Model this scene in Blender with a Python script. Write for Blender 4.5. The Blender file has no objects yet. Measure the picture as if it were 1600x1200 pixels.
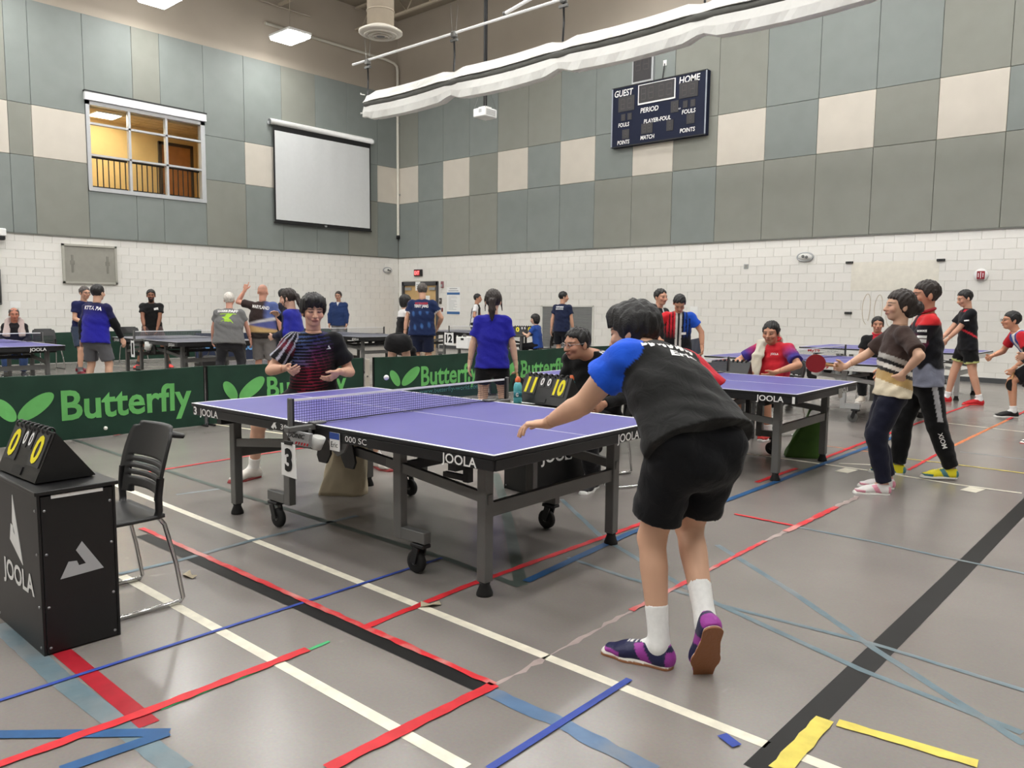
import bpy, math, random
import numpy as np
from mathutils import Vector, Matrix
from mathutils.bvhtree import BVHTree

# ------------------------------------------------------------ camera, world, exposure
scene = bpy.context.scene
COL = scene.collection
cam_d = bpy.data.cameras.new('camera')
cam_d.sensor_fit = 'HORIZONTAL'; cam_d.sensor_width = 36.0
cam_d.lens = 36.0 * 1226.88 / 1600.0
cam_d.clip_start = 0.05; cam_d.clip_end = 200
cam = bpy.data.objects.new('camera', cam_d); COL.objects.link(cam)
CR = Vector((0.74319742, 0.66899125, 0.01040657))
CU = Vector((-0.07432407, 0.06709084, 0.99497475))
CF = Vector((-0.66493122, 0.74023613, -0.09958389))
m = Matrix((CR, CU, -CF)).transposed().to_4x4(); m.translation = (0, 0, 1.4397)
cam.matrix_world = m
scene.camera = cam

world = bpy.data.worlds.new('world'); scene.world = world; world.use_nodes = True
bg = world.node_tree.nodes['Background']; bg.inputs[0].default_value = (0.9, 0.92, 1.0, 1); bg.inputs[1].default_value = 0.05
vs = scene.view_settings
vs.view_transform = 'Standard'; vs.look = 'None'; vs.gamma = 1.0; vs.use_curve_mapping = False
vs.exposure = 0.07
LAMP_POWER = 48.0          # emission strength of the ceiling fixtures' diffusers

# ------------------------------------------------------------ room measures (metres)
XL, YB = -21.531, 17.958          # faces of the left wall and of the back wall
XR, YF = 7.5, -9.0                # walls behind the camera
Z1, Z2, Z3, ZC = 3.048, 4.885, 6.10, 8.53   # rows of the acoustic panels
ZR = 11.0                         # ceiling
rnd = random.Random(7)

# ------------------------------------------------------------ helpers
def lin(c):
    """sRGB 0..255 -> linear rgb"""
    return tuple(((v/255.0)/12.92 if v/255.0 <= .04045 else ((v/255.0+.055)/1.055)**2.4) for v in c)

MATS = {}
def mat(name, rgb, rough=.6, metal=0., spec=.5, var=.06, scale=8., bump=0., bscale=60., emit=0., alpha=1., trans=0., coat=0.):
    if name in MATS: return MATS[name]
    m = bpy.data.materials.new(name); m.use_nodes = True
    nt = m.node_tree; b = nt.nodes['Principled BSDF']
    c = lin(rgb)
    if var > 0:
        tc = nt.nodes.new('ShaderNodeTexCoord')
        nz = nt.nodes.new('ShaderNodeTexNoise'); nz.inputs['Scale'].default_value = scale; nz.inputs['Detail'].default_value = 4
        nt.links.new(tc.outputs['Object'], nz.inputs['Vector'])
        rp = nt.nodes.new('ShaderNodeValToRGB')
        rp.color_ramp.elements[0].position = .3; rp.color_ramp.elements[1].position = .7
        rp.color_ramp.elements[0].color = (*[v*(1-var) for v in c], 1)
        rp.color_ramp.elements[1].color = (*[min(1, v*(1+var)) for v in c], 1)
        nt.links.new(nz.outputs['Fac'], rp.inputs[0]); nt.links.new(rp.outputs[0], b.inputs['Base Color'])
    else:
        b.inputs['Base Color'].default_value = (*c, 1)
    b.inputs['Roughness'].default_value = rough; b.inputs['Metallic'].default_value = metal
    b.inputs['Specular IOR Level'].default_value = spec
    if coat: b.inputs['Coat Weight'].default_value = coat
    if trans: b.inputs['Transmission Weight'].default_value = trans
    if alpha < 1: b.inputs['Alpha'].default_value = alpha
    if emit:
        b.inputs['Emission Color'].default_value = (*c, 1); b.inputs['Emission Strength'].default_value = emit
    if bump:
        tc2 = nt.nodes.new('ShaderNodeTexCoord'); n2 = nt.nodes.new('ShaderNodeTexNoise'); n2.inputs['Scale'].default_value = bscale
        n2.inputs['Detail'].default_value = 3
        bp = nt.nodes.new('ShaderNodeBump'); bp.inputs['Strength'].default_value = bump; bp.inputs['Distance'].default_value = .01
        nt.links.new(tc2.outputs['Object'], n2.inputs['Vector']); nt.links.new(n2.outputs['Fac'], bp.inputs['Height'])
        nt.links.new(bp.outputs[0], b.inputs['Normal'])
    MATS[name] = m
    return m

def attr_mat(name, rough=.8, spec=.3, bump=0., bscale=30., sss=0., sheen=0.):
    """material whose colour is the cloth print or skin tone stored on the mesh"""
    m = bpy.data.materials.new(name); m.use_nodes = True
    nt = m.node_tree; b = nt.nodes['Principled BSDF']
    a = nt.nodes.new('ShaderNodeAttribute'); a.attribute_name = 'Col'
    nt.links.new(a.outputs['Color'], b.inputs['Base Color'])
    b.inputs['Roughness'].default_value = rough; b.inputs['Specular IOR Level'].default_value = spec
    if sheen: b.inputs['Sheen Weight'].default_value = sheen
    tc = nt.nodes.new('ShaderNodeTexCoord'); n2 = nt.nodes.new('ShaderNodeTexNoise'); n2.inputs['Scale'].default_value = bscale
    n2.inputs['Detail'].default_value = 3; n2.inputs['Distortion'].default_value = .8
    bp = nt.nodes.new('ShaderNodeBump'); bp.inputs['Strength'].default_value = bump; bp.inputs['Distance'].default_value = .02
    nt.links.new(tc.outputs['Object'], n2.inputs['Vector']); nt.links.new(n2.outputs['Fac'], bp.inputs['Height'])
    nt.links.new(bp.outputs[0], b.inputs['Normal'])
    return m

def link(o, parent=None):
    COL.objects.link(o)
    if parent is not None: o.parent = parent
    return o

def tag(o, label=None, cat=None, group=None, kind=None):
    if label: o['label'] = label
    if cat: o['category'] = cat
    if group: o['group'] = group
    if kind: o['kind'] = kind
    return o

def empty(name, loc=(0, 0, 0), rz=0., label=None, cat=None, group=None):
    o = bpy.data.objects.new(name, None); o.empty_display_size = .2
    link(o); o.location = loc; o.rotation_euler = (0, 0, rz)
    return tag(o, label, cat, group)

def copy_tree(o, parent=None):
    c = o.copy(); link(c, parent)
    for ch in o.children: copy_tree(ch, c)
    return c

class MB:
    """collects primitive shapes into one mesh"""
    def __init__(s): s.v = []; s.f = []; s.smooth = []
    def add(s, vs, fs, smooth=False):
        o = len(s.v); s.v += [tuple(p) for p in vs]
        s.f += [tuple(i+o for i in f) for f in fs]; s.smooth += [smooth]*len(fs)
        return s
    def box(s, c, d, R=None, bev=0.):
        x, y, z = d[0]/2, d[1]/2, d[2]/2
        if bev <= 0:
            P = [(-x,-y,-z),(x,-y,-z),(x,y,-z),(-x,y,-z),(-x,-y,z),(x,-y,z),(x,y,z),(-x,y,z)]
            Fc = [(0,3,2,1),(4,5,6,7),(0,1,5,4),(1,2,6,5),(2,3,7,6),(3,0,4,7)]
        else:
            b = min(bev, x*.99, y*.99, z*.99); P = []; idx = {}
            for sx in (-1,1):
                for sy in (-1,1):
                    for sz in (-1,1):
                        for ax in range(3):
                            p = [sx*x, sy*y, sz*z]
                            for k in range(3):
                                if k != ax: p[k] -= (sx, sy, sz)[k]*b
                            idx[(sx,sy,sz,ax)] = len(P); P.append(tuple(p))
            Fc = []
            S = (-1, 1)
            for ax in range(3):
                u, w = [(1,2),(2,0),(0,1)][ax]
                for s0 in S:
                    def key(a, bb):
                        t = [0,0,0]; t[ax] = s0; t[u] = a; t[w] = bb; return idx[(*t, ax)]
                    q = [key(-1,-1), key(1,-1), key(1,1), key(-1,1)]
                    Fc.append(tuple(q if s0 > 0 else q[::-1]))
                # edges along ax
                for a in S:
                    for bb in S:
                        def k2(sv, face):
                            t = [0,0,0]; t[ax] = sv; t[u] = a; t[w] = bb; return idx[(*t, face)]
                        q = [k2(-1,u), k2(1,u), k2(1,w), k2(-1,w)]
                        Fc.append(tuple(q if a*bb < 0 else q[::-1]))
            for sx in S:
                for sy in S:
                    for sz in S:
                        q = [idx[(sx,sy,sz,k)] for k in range(3)]
                        Fc.append(tuple(q if sx*sy*sz > 0 else q[::-1]))
        M = R if R is not None else Matrix.Identity(3)
        C = Vector(c)
        return s.add([C + M @ Vector(p) for p in P], Fc)
    def bar(s, a, b, w, h=None, up=(0,0,1), bev=0.):
        """square bar from a to b; w across, h along up"""
        a, b = Vector(a), Vector(b); h = w if h is None else h
        z = (b-a); L = z.length; z = z/L
        u = Vector(up)
        if abs(z.dot(u)) > .98: u = Vector((1,0,0))
        x = u.cross(z).normalized(); y = z.cross(x)
        return s.box((a+b)/2, (w, h, L), Matrix((x, y, z)).transposed(), bev)
    def tube(s, pts, r, n=8, closed=False, caps=True):
        pts = [Vector(p) for p in pts]; N = len(pts)
        rs = r if isinstance(r, (list, tuple)) else [r]*N
        V = []; prev = None
        for i, p in enumerate(pts):
            if closed: t = (pts[(i+1) % N]-pts[i-1])
            else: t = pts[min(i+1, N-1)]-pts[max(i-1, 0)]
            t.normalize()
            if prev is None:
                u = Vector((0,0,1)) if abs(t.z) < .9 else Vector((1,0,0))
                x = t.cross(u).normalized()
            else:
                x = (prev - t*prev.dot(t)).normalized()
            prev = x; y = t.cross(x)
            for k in range(n):
                a = 2*math.pi*k/n
                V.append(p + (x*math.cos(a)+y*math.sin(a))*rs[i])
        Fc = []
        for i in range(N if closed else N-1):
            j = (i+1) % N
            for k in range(n):
                l = (k+1) % n
                Fc.append((i*n+k, j*n+k, j*n+l, i*n+l)[::-1])
        if caps and not closed:
            Fc.append(tuple(range(n))); Fc.append(tuple((N-1)*n+k for k in range(n))[::-1])
        return s.add(V, Fc, True)
    def cyl(s, a, b, r0, r1=None, n=16):
        return s.tube([a, b], [r0, r0 if r1 is None else r1], n)
    def lathe(s, prof, c=(0,0,0), n=20, R=None):
        M = R if R is not None else Matrix.Identity(3); C = Vector(c)
        V = []; Fc = []
        for r, z in prof:
            for k in range(n):
                a = 2*math.pi*k/n; V.append(C + M @ Vector((r*math.cos(a), r*math.sin(a), z)))
        for i in range(len(prof)-1):
            for k in range(n):
                l = (k+1) % n; Fc.append((i*n+k, i*n+l, (i+1)*n+l, (i+1)*n+k))
        Fc.append(tuple(range(n))[::-1]); Fc.append(tuple((len(prof)-1)*n+k for k in range(n)))
        return s.add(V, Fc, True)
    def prism(s, poly, o, ux, uy, th):
        """2-d polygon (ccw) in frame o,ux,uy extruded both ways along the normal by th/2"""
        o, ux, uy = Vector(o), Vector(ux), Vector(uy); nn = ux.cross(uy).normalized()
        n = len(poly)
        V = [o+ux*x+uy*y+nn*th/2 for x, y in poly]+[o+ux*x+uy*y-nn*th/2 for x, y in poly]
        Fc = [tuple(range(n)), tuple(range(2*n-1, n-1, -1))]
        for i in range(n):
            j = (i+1) % n; Fc.append((i, n+i, n+j, j))
        return s.add(V, Fc)
    def mesh(s, name):
        me = bpy.data.meshes.new(name); me.from_pydata(s.v, [], s.f)
        me.polygons.foreach_set('use_smooth', s.smooth); me.update(); return me
    def build(s, name, material, parent=None):
        me = s.mesh(name)
        if material is not None: me.materials.append(material)
        return link(bpy.data.objects.new(name, me), parent)

# lettering ---------------------------------------------------------------
_TXT = {}
def text_geo(s, bold=.0, shear=0.):
    key = (s, bold, shear)
    if key not in _TXT:
        c = bpy.data.curves.new('t', 'FONT'); c.body = s; c.size = 1.0; c.offset = bold; c.shear = shear
        c.align_x = 'CENTER'; c.fill_mode = 'FRONT'; c.resolution_u = 3
        o = bpy.data.objects.new('t', c); COL.objects.link(o)
        me = o.to_mesh(); V = [tuple(v.co) for v in me.vertices]; Fc = [tuple(p.vertices) for p in me.polygons]
        o.to_mesh_clear(); bpy.data.objects.remove(o); bpy.data.curves.remove(c)
        _TXT[key] = (V, Fc)
    return _TXT[key]

def lettering(s, o, ux, uy, w=None, h=.1, material=None, parent=None, bold=.012, shear=0., off=.002, name='lettering'):
    """flat printed words: cap height h, total width w (optional), centred on o, in the frame ux, uy"""
    V, Fc = text_geo(s, bold, shear)
    o, ux, uy = Vector(o), Vector(ux).normalized(), Vector(uy).normalized(); nn = ux.cross(uy)
    xs = [v[0] for v in V]; x0, x1 = min(xs), max(xs)
    sy = h/.70; sx = sy if w is None else w/(x1-x0); cx = (x0+x1)/2
    b = MB(); b.add([o+ux*((v[0]-cx)*sx)+uy*((v[1]-.35)*sy)+nn*off for v in V], Fc)
    return b.build(name, material, parent)

def mesh_np(name, V, F, material=None, cols=None, smooth=True):
    me = bpy.data.meshes.new(name)
    me.vertices.add(len(V)); me.vertices.foreach_set('co', np.ascontiguousarray(V, dtype=np.float32).ravel())
    nf = len(F); me.loops.add(nf*4); me.polygons.add(nf)
    me.loops.foreach_set('vertex_index', np.ascontiguousarray(F, dtype=np.int32).ravel())
    me.polygons.foreach_set('loop_start', np.arange(0, nf*4, 4, dtype=np.int32))
    me.polygons.foreach_set('loop_total', np.full(nf, 4, dtype=np.int32))
    me.polygons.foreach_set('use_smooth', np.full(nf, smooth))
    me.update(calc_edges=True); me.validate()
    if cols is not None:
        at = me.color_attributes.new('Col', 'FLOAT_COLOR', 'POINT')
        c4 = np.ones((len(V), 4), dtype=np.float32); c4[:, :3] = cols
        at.data.foreach_set('color', c4.ravel())
    if material: me.materials.append(material)
    return me

# ------------------------------------------------------------ materials of the place
M_BLACK = mat('black_steel', (24, 24, 26), .45, var=.1)
M_BLACKPL = mat('black_plastic', (26, 26, 27), .5, var=.08)
M_GREYST = mat('grey_powder_coat', (104, 104, 102), .45, .2, var=.05)
M_CHROME = mat('chrome', (205, 205, 205), .18, 1., var=.02)
M_RUBBER = mat('black_rubber', (22, 22, 22), .7, var=.1)
M_WHITE = mat('white_paint', (240, 240, 238), .5, var=.02)
M_PAPER = mat('white_paper', (242, 242, 240), .8, var=.02)
M_WLET = mat('white_print', (238, 238, 236), .6, var=.03)
M_BLET = mat('black_print', (14, 14, 15), .6, var=.05)
M_GLET = mat('grey_print', (178, 180, 182), .5, var=.03)
M_RLET = mat('red_print', (186, 28, 40), .6, var=.05)
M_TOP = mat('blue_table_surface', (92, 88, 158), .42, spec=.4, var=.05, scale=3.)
M_TOPDK = mat('angle_darkened_table_surface', (78, 82, 100), .33, spec=.5, var=.05, scale=3.)  # table blue darkened in colour to stand for the reflection at a grazing angle
M_ALU = mat('aluminium', (176, 178, 180), .4, .6, var=.04)
M_YEL = mat('yellow_print', (240, 226, 30), .6, var=.03)
# ------------------------------------------------------------ floor
def floor_material():
    m = bpy.data.materials.new('polished_floor'); m.use_nodes = True
    nt = m.node_tree; b = nt.nodes['Principled BSDF']; N = nt.nodes.new; Lk = nt.links.new
    tc = N('ShaderNodeTexCoord')
    n1 = N('ShaderNodeTexNoise'); n1.inputs['Scale'].default_value = .9; n1.inputs['Detail'].default_value = 6; Lk(tc.outputs['Object'], n1.inputs['Vector'])
    r1 = N('ShaderNodeValToRGB'); r1.color_ramp.elements[0].position = .3; r1.color_ramp.elements[1].position = .72
    r1.color_ramp.elements[0].color = (*lin((129, 123, 119)), 1); r1.color_ramp.elements[1].color = (*lin((143, 137, 132)), 1)
    Lk(n1.outputs['Fac'], r1.inputs[0])
    n2 = N('ShaderNodeTexNoise'); n2.inputs['Scale'].default_value = 90; n2.inputs['Detail'].default_value = 2; Lk(tc.outputs['Object'], n2.inputs['Vector'])
    mx = N('ShaderNodeMix'); mx.data_type = 'RGBA'; mx.blend_type = 'OVERLAY'; mx.inputs[0].default_value = .12
    Lk(r1.outputs[0], mx.inputs[6]); Lk(n2.outputs['Color'], mx.inputs[7])
    # pale scuffs
    vo = N('ShaderNodeTexNoise'); vo.inputs['Scale'].default_value = 2.2; vo.inputs['Detail'].default_value = 8; vo.inputs['Distortion'].default_value = 2.5
    Lk(tc.outputs['Object'], vo.inputs['Vector'])
    rs = N('ShaderNodeValToRGB'); rs.color_ramp.elements[0].position = .69; rs.color_ramp.elements[1].position = .76
    Lk(vo.outputs['Fac'], rs.inputs[0])
    mm = N('ShaderNodeMath'); mm.operation = 'MULTIPLY'; mm.inputs[1].default_value = .3; Lk(rs.outputs[0], mm.inputs[0])
    m2 = N('ShaderNodeMix'); m2.data_type = 'RGBA'; Lk(mm.outputs[0], m2.inputs[0]); Lk(mx.outputs[2], m2.inputs[6])
    m2.inputs[7].default_value = (*lin((172, 168, 163)), 1)
    Lk(m2.outputs[2], b.inputs['Base Color'])
    rr = N('ShaderNodeMapRange'); rr.inputs[3].default_value = .17; rr.inputs[4].default_value = .30; Lk(n1.outputs['Fac'], rr.inputs[0])
    Lk(rr.outputs[0], b.inputs['Roughness']); b.inputs['Specular IOR Level'].default_value = .55
    bp = N('ShaderNodeBump'); bp.inputs['Strength'].default_value = .04; bp.inputs['Distance'].default_value = .004
    Lk(n2.outputs['Fac'], bp.inputs['Height']); Lk(bp.outputs[0], b.inputs['Normal'])
    return m
b = MB(); b.box(((XL+XR)/2, (YB+YF)/2, -.1), (XR-XL+.6, YB-YF+.6, .2))
FLOOR = tag(b.build('floor', floor_material()), 'polished grey gym floor crossed by coloured court lines', kind='structure')

LC = dict(white=(232, 226, 208), blue=(52, 74, 158), black=(22, 21, 21), red=(206, 44, 52), blue_tape=(44, 88, 136), worn=(166, 150, 145),
          orange=(226, 134, 84), steel=(98, 118, 127), dark_green=(78, 88, 82), cream=(226, 216, 190), steel_faint=(132, 140, 142),
          dark_red=(164, 28, 42), red_worn=(206, 44, 52), green=(70, 170, 110), light_blue=(88, 116, 150), yellow=(224, 206, 96))
LINES = [
('white',0.05,[(-6.46,2.44),(-1.01,2.41)]),
('white',0.05,[(-4.2,1.62),(-1.65,1.64)]),
('blue',0.022,[(-3.17,0.78),(-3.2,2.98)]),
('black',0.075,[(-4.86,2.0),(-1.93,2.045)]),
('red_worn',0.035,[(-5.01,2.06),(-1.95,2.09)]),
('red',0.04,[(-2.74,2.08),(-2.78,2.74),(-2.77,4.25),(-2.78,5.46)]),
('red',0.04,[(-2.76,6.11),(-2.75,6.92)]),
('red',0.04,[(-2.75,7.6),(-2.78,9.02),(-2.75,13.73)]),
('blue_tape',0.05,[(-2.6,3.02),(-2.7,4.14),(-2.65,5.47),(-2.65,9.51)]),
('red',0.05,[(-1.96,1.34),(-1.95,2.09)]),
('worn',0.022,[(-1.95,2.1),(-1.98,3.07)]),
('red_worn',0.028,[(-1.98,3.07),(-2.0,4.59)]),
('worn',0.03,[(-2.0,4.59),(-1.99,4.88)]),
('red_worn',0.045,[(-1.99,4.88),(-1.98,5.76)]),
('worn',0.04,[(-1.98,5.76),(-1.98,6.21)]),
('red',0.03,[(-1.99,7.57),(-2.02,9.06)]),
('orange',0.04,[(-2.02,9.11),(-2.0,12.06)]),
('red',0.04,[(-2.0,12.06),(-1.99,15.4)]),
('red',0.03,[(-2.43,5.05),(-2.01,5.05)]),
('steel',0.03,[(-1.97,5.04),(-1.52,5.05),(-1.08,5.02),(-0.58,5.01)]),
('black',0.1,[(-0.97,2.25),(-0.97,4.46),(-0.98,7.1)]),
('steel',0.038,[(-2.18,4.31),(-1.96,4.16),(-1.51,3.84),(-0.99,3.43),(-0.38,3.0)]),
('steel',0.035,[(-3.57,4.54),(-2.78,3.95),(-2.02,3.56),(-1.74,3.44),(-0.97,3.19),(-0.4,3.08)]),
('steel',0.03,[(-2.69,3.49),(-2.25,3.44),(-1.9,3.45),(-1.72,3.43),(-1.0,3.48),(-0.45,3.44)]),
('dark_green',0.045,[(-8.85,2.96),(-6.75,2.95),(-4.92,2.96),(-3.16,2.99),(-2.58,2.95)]),
('dark_green',0.07,[(-4.54,4.85),(-3.81,4.17),(-2.59,2.97)]),
('red',0.035,[(-6.65,2.72),(-6.71,3.63),(-6.7,5.03)]),
('red',0.04,[(-8.75,3.35),(-8.97,3.69)]),
('cream',0.04,[(-8.79,4.49),(-7.54,4.71),(-6.82,4.79)]),
('steel',0.038,[(-4.24,1.62),(-4.23,1.92),(-4.28,2.41),(-4.28,3.2)]),
('steel_faint',0.04,[(-5.73,2.62),(-5.67,2.97)]),
('steel',0.08,[(-3.95,0.99),(-3.2,0.99),(-2.28,1.03)]),
('dark_red',0.07,[(-3.45,1.08),(-2.62,1.08)]),
('red',0.045,[(-2.72,0.63),(-2.71,1.15),(-2.73,1.78)]),
('green',0.02,[(-2.69,1.15),(-2.73,1.89)]),
('blue_tape',0.05,[(-2.93,0.7),(-2.52,1.1)]),
('blue_tape',0.05,[(-2.55,0.78),(-2.52,1.1)]),
('light_blue',0.07,[(-1.94,2.04),(-1.59,2.05),(-1.21,2.02)]),
('blue',0.03,[(-1.59,1.68),(-1.6,2.48)]),
('yellow',0.065,[(-0.92,2.29),(-0.93,2.7)]),
('yellow',0.05,[(-0.89,2.71),(-0.47,2.76)]),
('white',0.05,[(-0.93,2.42),(-0.78,2.42)]),
('white',0.04,[(-4.08,7.4),(-3.44,7.28),(-2.21,7.3),(-1.53,7.23),(-1.07,7.25)]),
('white',0.12,[(-2.4,7.04),(-2.38,7.25)]),
('white',0.12,[(-1.4,7.01),(-1.37,7.2)]),
('yellow',0.03,[(-2.37,8.12),(-1.79,8.16),(-1.01,8.16)]),
('white',0.04,[(-2.58,11.13),(-1.65,10.99),(-1.38,10.92)]),
('blue',0.04,[(-1.15,2.36),(-1.08,2.33)]),
('orange',0.02,[(-3.03,8.3),(-2.47,8.25)]),
('white',0.04,[(-13.18,9.91),(-15.51,8.94),(-18.63,6.94)]),
('steel_faint',0.03,[(-1.88,8.95),(-1.12,8.96)]),
('white',0.03,[(-2.56,7.44),(-2.23,7.64)]),
]
def worn_mat(c):
    nm = 'floor_'+c
    if nm in MATS: return MATS[nm]
    m = mat(nm, LC[c], .45, var=.12, scale=14.); nt = m.node_tree; b = nt.nodes['Principled BSDF']
    src = b.inputs['Base Color'].links[0].from_socket
    tc = nt.nodes.new('ShaderNodeTexCoord'); nz = nt.nodes.new('ShaderNodeTexNoise'); nz.inputs['Scale'].default_value = 4.5; nz.inputs['Detail'].default_value = 7; nz.inputs['Distortion'].default_value = 1.0
    nt.links.new(tc.outputs['Object'], nz.inputs['Vector'])
    rp = nt.nodes.new('ShaderNodeValToRGB'); rp.color_ramp.elements[0].position = .46; rp.color_ramp.elements[1].position = .66; nt.links.new(nz.outputs['Fac'], rp.inputs[0])
    mm = nt.nodes.new('ShaderNodeMath'); mm.operation = 'MULTIPLY'; mm.inputs[1].default_value = .6; nt.links.new(rp.outputs[0], mm.inputs[0])
    mx = nt.nodes.new('ShaderNodeMix'); mx.data_type = 'RGBA'; nt.links.new(mm.outputs[0], mx.inputs[0]); nt.links.new(src, mx.inputs[6])
    mx.inputs[7].default_value = (*lin((206, 178, 168) if c == 'red_worn' else (132, 134, 134)), 1)
    nt.links.new(mx.outputs[2], b.inputs['Base Color']); return m
NAMES = dict(white='court_line', black='court_line', steel='court_line', dark_green='court_line', cream='court_line', steel_faint='court_line')
for i, (c, w, pts) in enumerate(LINES):
    V = []; Fc = []
    z = .0008 + .0005*(i % 5) + (.003 if c in ('red', 'red_worn', 'blue', 'yellow', 'blue_tape') else 0)
    P = [Vector((x, y, 0)) for x, y in pts]
    # finer points with a slightly uneven, worn edge for tape
    rag = {'worn': .012, 'yellow': .004, 'red': .004, 'red_worn': .005, 'light_blue': .006, 'orange': .003, 'green': .004, 'steel': .002}.get(c, .0)
    Q = []
    for a, bb in zip(P[:-1], P[1:]):
        n = max(1, int((bb-a).length/.05)) if rag else 1
        n = min(n, 120)
        Q += [a.lerp(bb, k/n) for k in range(n)]
    Q.append(P[-1])
    for k, p in enumerate(Q):
        t = (Q[min(k+1, len(Q)-1)]-Q[max(k-1, 0)]).normalized(); nn = Vector((-t.y, t.x, 0))
        e1, e2 = rnd.uniform(-rag, rag), rnd.uniform(-rag, rag)
        V += [p+nn*(w/2+e1)+Vector((0, 0, z)), p-nn*(w/2+e2)+Vector((0, 0, z))]
        if k: Fc.append((2*k-2, 2*k-1, 2*k+1, 2*k))
    mb = MB(); mb.add(V, Fc)
    fm = worn_mat(c) if c in ('red_worn', 'steel', 'light_blue') else None
    o = mb.build(NAMES.get(c, 'floor_tape'), fm or mat('floor_'+c, LC[c], .5, spec=.3, var=.12, scale=14.), FLOOR)

# ------------------------------------------------------------ walls
M_BLOCK = mat('cream_painted_block', (233, 231, 225), .55, spec=.3, var=.02, scale=3., bump=.12, bscale=160.)
M_JOINT = mat('painted_joint', (222, 218, 206), .7, var=.03)
M_TAN = mat('tan_wall_paint', (172, 162, 148), .7, var=.03, scale=1.2)
M_PG1 = mat('grey_acoustic_panel', (131, 137, 134), .62, spec=.35, var=.035, scale=2.5, bump=.1, bscale=220.)
M_PG2 = mat('warm_grey_acoustic_panel', (137, 138, 130), .62, spec=.35, var=.035, scale=2.5, bump=.1, bscale=220.)
M_PB = mat('beige_acoustic_panel', (205, 198, 186), .62, spec=.35, var=.03, scale=2.5, bump=.1, bscale=220.)
M_BASE = mat('dark_baseboard', (70, 72, 74), .6, var=.05)

def wall(name, label, boxes, material):
    mb = MB()
    for (x0, x1, y0, y1, z0, z1) in boxes: mb.box(((x0+x1)/2, (y0+y1)/2, (z0+z1)/2), (x1-x0, y1-y0, z1-z0))
    return tag(mb.build(name, material), label, kind='structure')
WY0, WY1, WZ0, WZ1 = 7.87, 10.98, 4.22, 6.65     # observation window in the left wall
DX0, DX1, DZ = -21.30, -19.48, 2.21              # double door in the back wall
TH = .10
wback = wall('wall_back', 'back gym wall of cream blocks below grey and beige acoustic panels', [
    (XL-.4, XR+.4, YB+TH, YB+.4, 0, Z1), (XL-.4, XR+.4, YB+.06, YB+.4, Z1, ZC), (XL-.4, XR+.4, YB+.03, YB+.4, ZC, ZR)], M_TAN)
wleft = wall('wall_left', 'left gym wall of cream blocks below grey acoustic panels with a window', [
    (XL-.4, XL-TH, YF, YB+.03, 0, Z1), (XL-.4, XL-.06, YF, YB+.03, Z1, WZ0), (XL-.4, XL-.06, YF, WY0, WZ0, WZ1), (XL-.4, XL-.06, WY1, YB+.03, WZ0, WZ1),
    (XL-.4, XL-.06, YF, YB+.03, WZ1, ZC), (XL-.4, XL-.03, YF, YB+.03, ZC, ZR)], M_TAN)
wall('wall_right', 'right gym wall outside the picture', [(XR, XR+.3, YF, YB, 0, ZR)], mat('wall_plain', (150, 148, 142), .7, var=.02))
wall('wall_front', 'front gym wall behind the camera', [(XL, XR, YF-.3, YF, 0, ZR)], MATS['wall_plain'])
wall('ceiling', 'tan steel deck gym ceiling', [(XL-.4, XR+.4, YF-.3, YB+.4, ZR, ZR+.2)], mat('ceiling_deck', (150, 140, 124), .7, var=.04))

# mortar behind the blocks
mb = MB(); mb.box(((XL+XR)/2, YB+.055, Z1/2), (XR-XL, .09, Z1)); 
# (the door recess is cut from it)
mb = MB()
mb.box(((XL+DX0)/2, YB+.055, Z1/2), (DX0-XL, .09, Z1)); mb.box(((DX1+XR)/2, YB+.055, Z1/2), (XR-DX1, .09, Z1)); mb.box(((DX0+DX1)/2, YB+.055, (DZ+Z1)/2), (DX1-DX0, .09, Z1-DZ))
mb.build('mortar', M_JOINT, wback)
mb = MB(); mb.box((XL-.055, (YF+YB)/2, Z1/2), (.09, YB-YF, Z1)); mb.build('mortar', M_JOINT, wleft)

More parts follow.
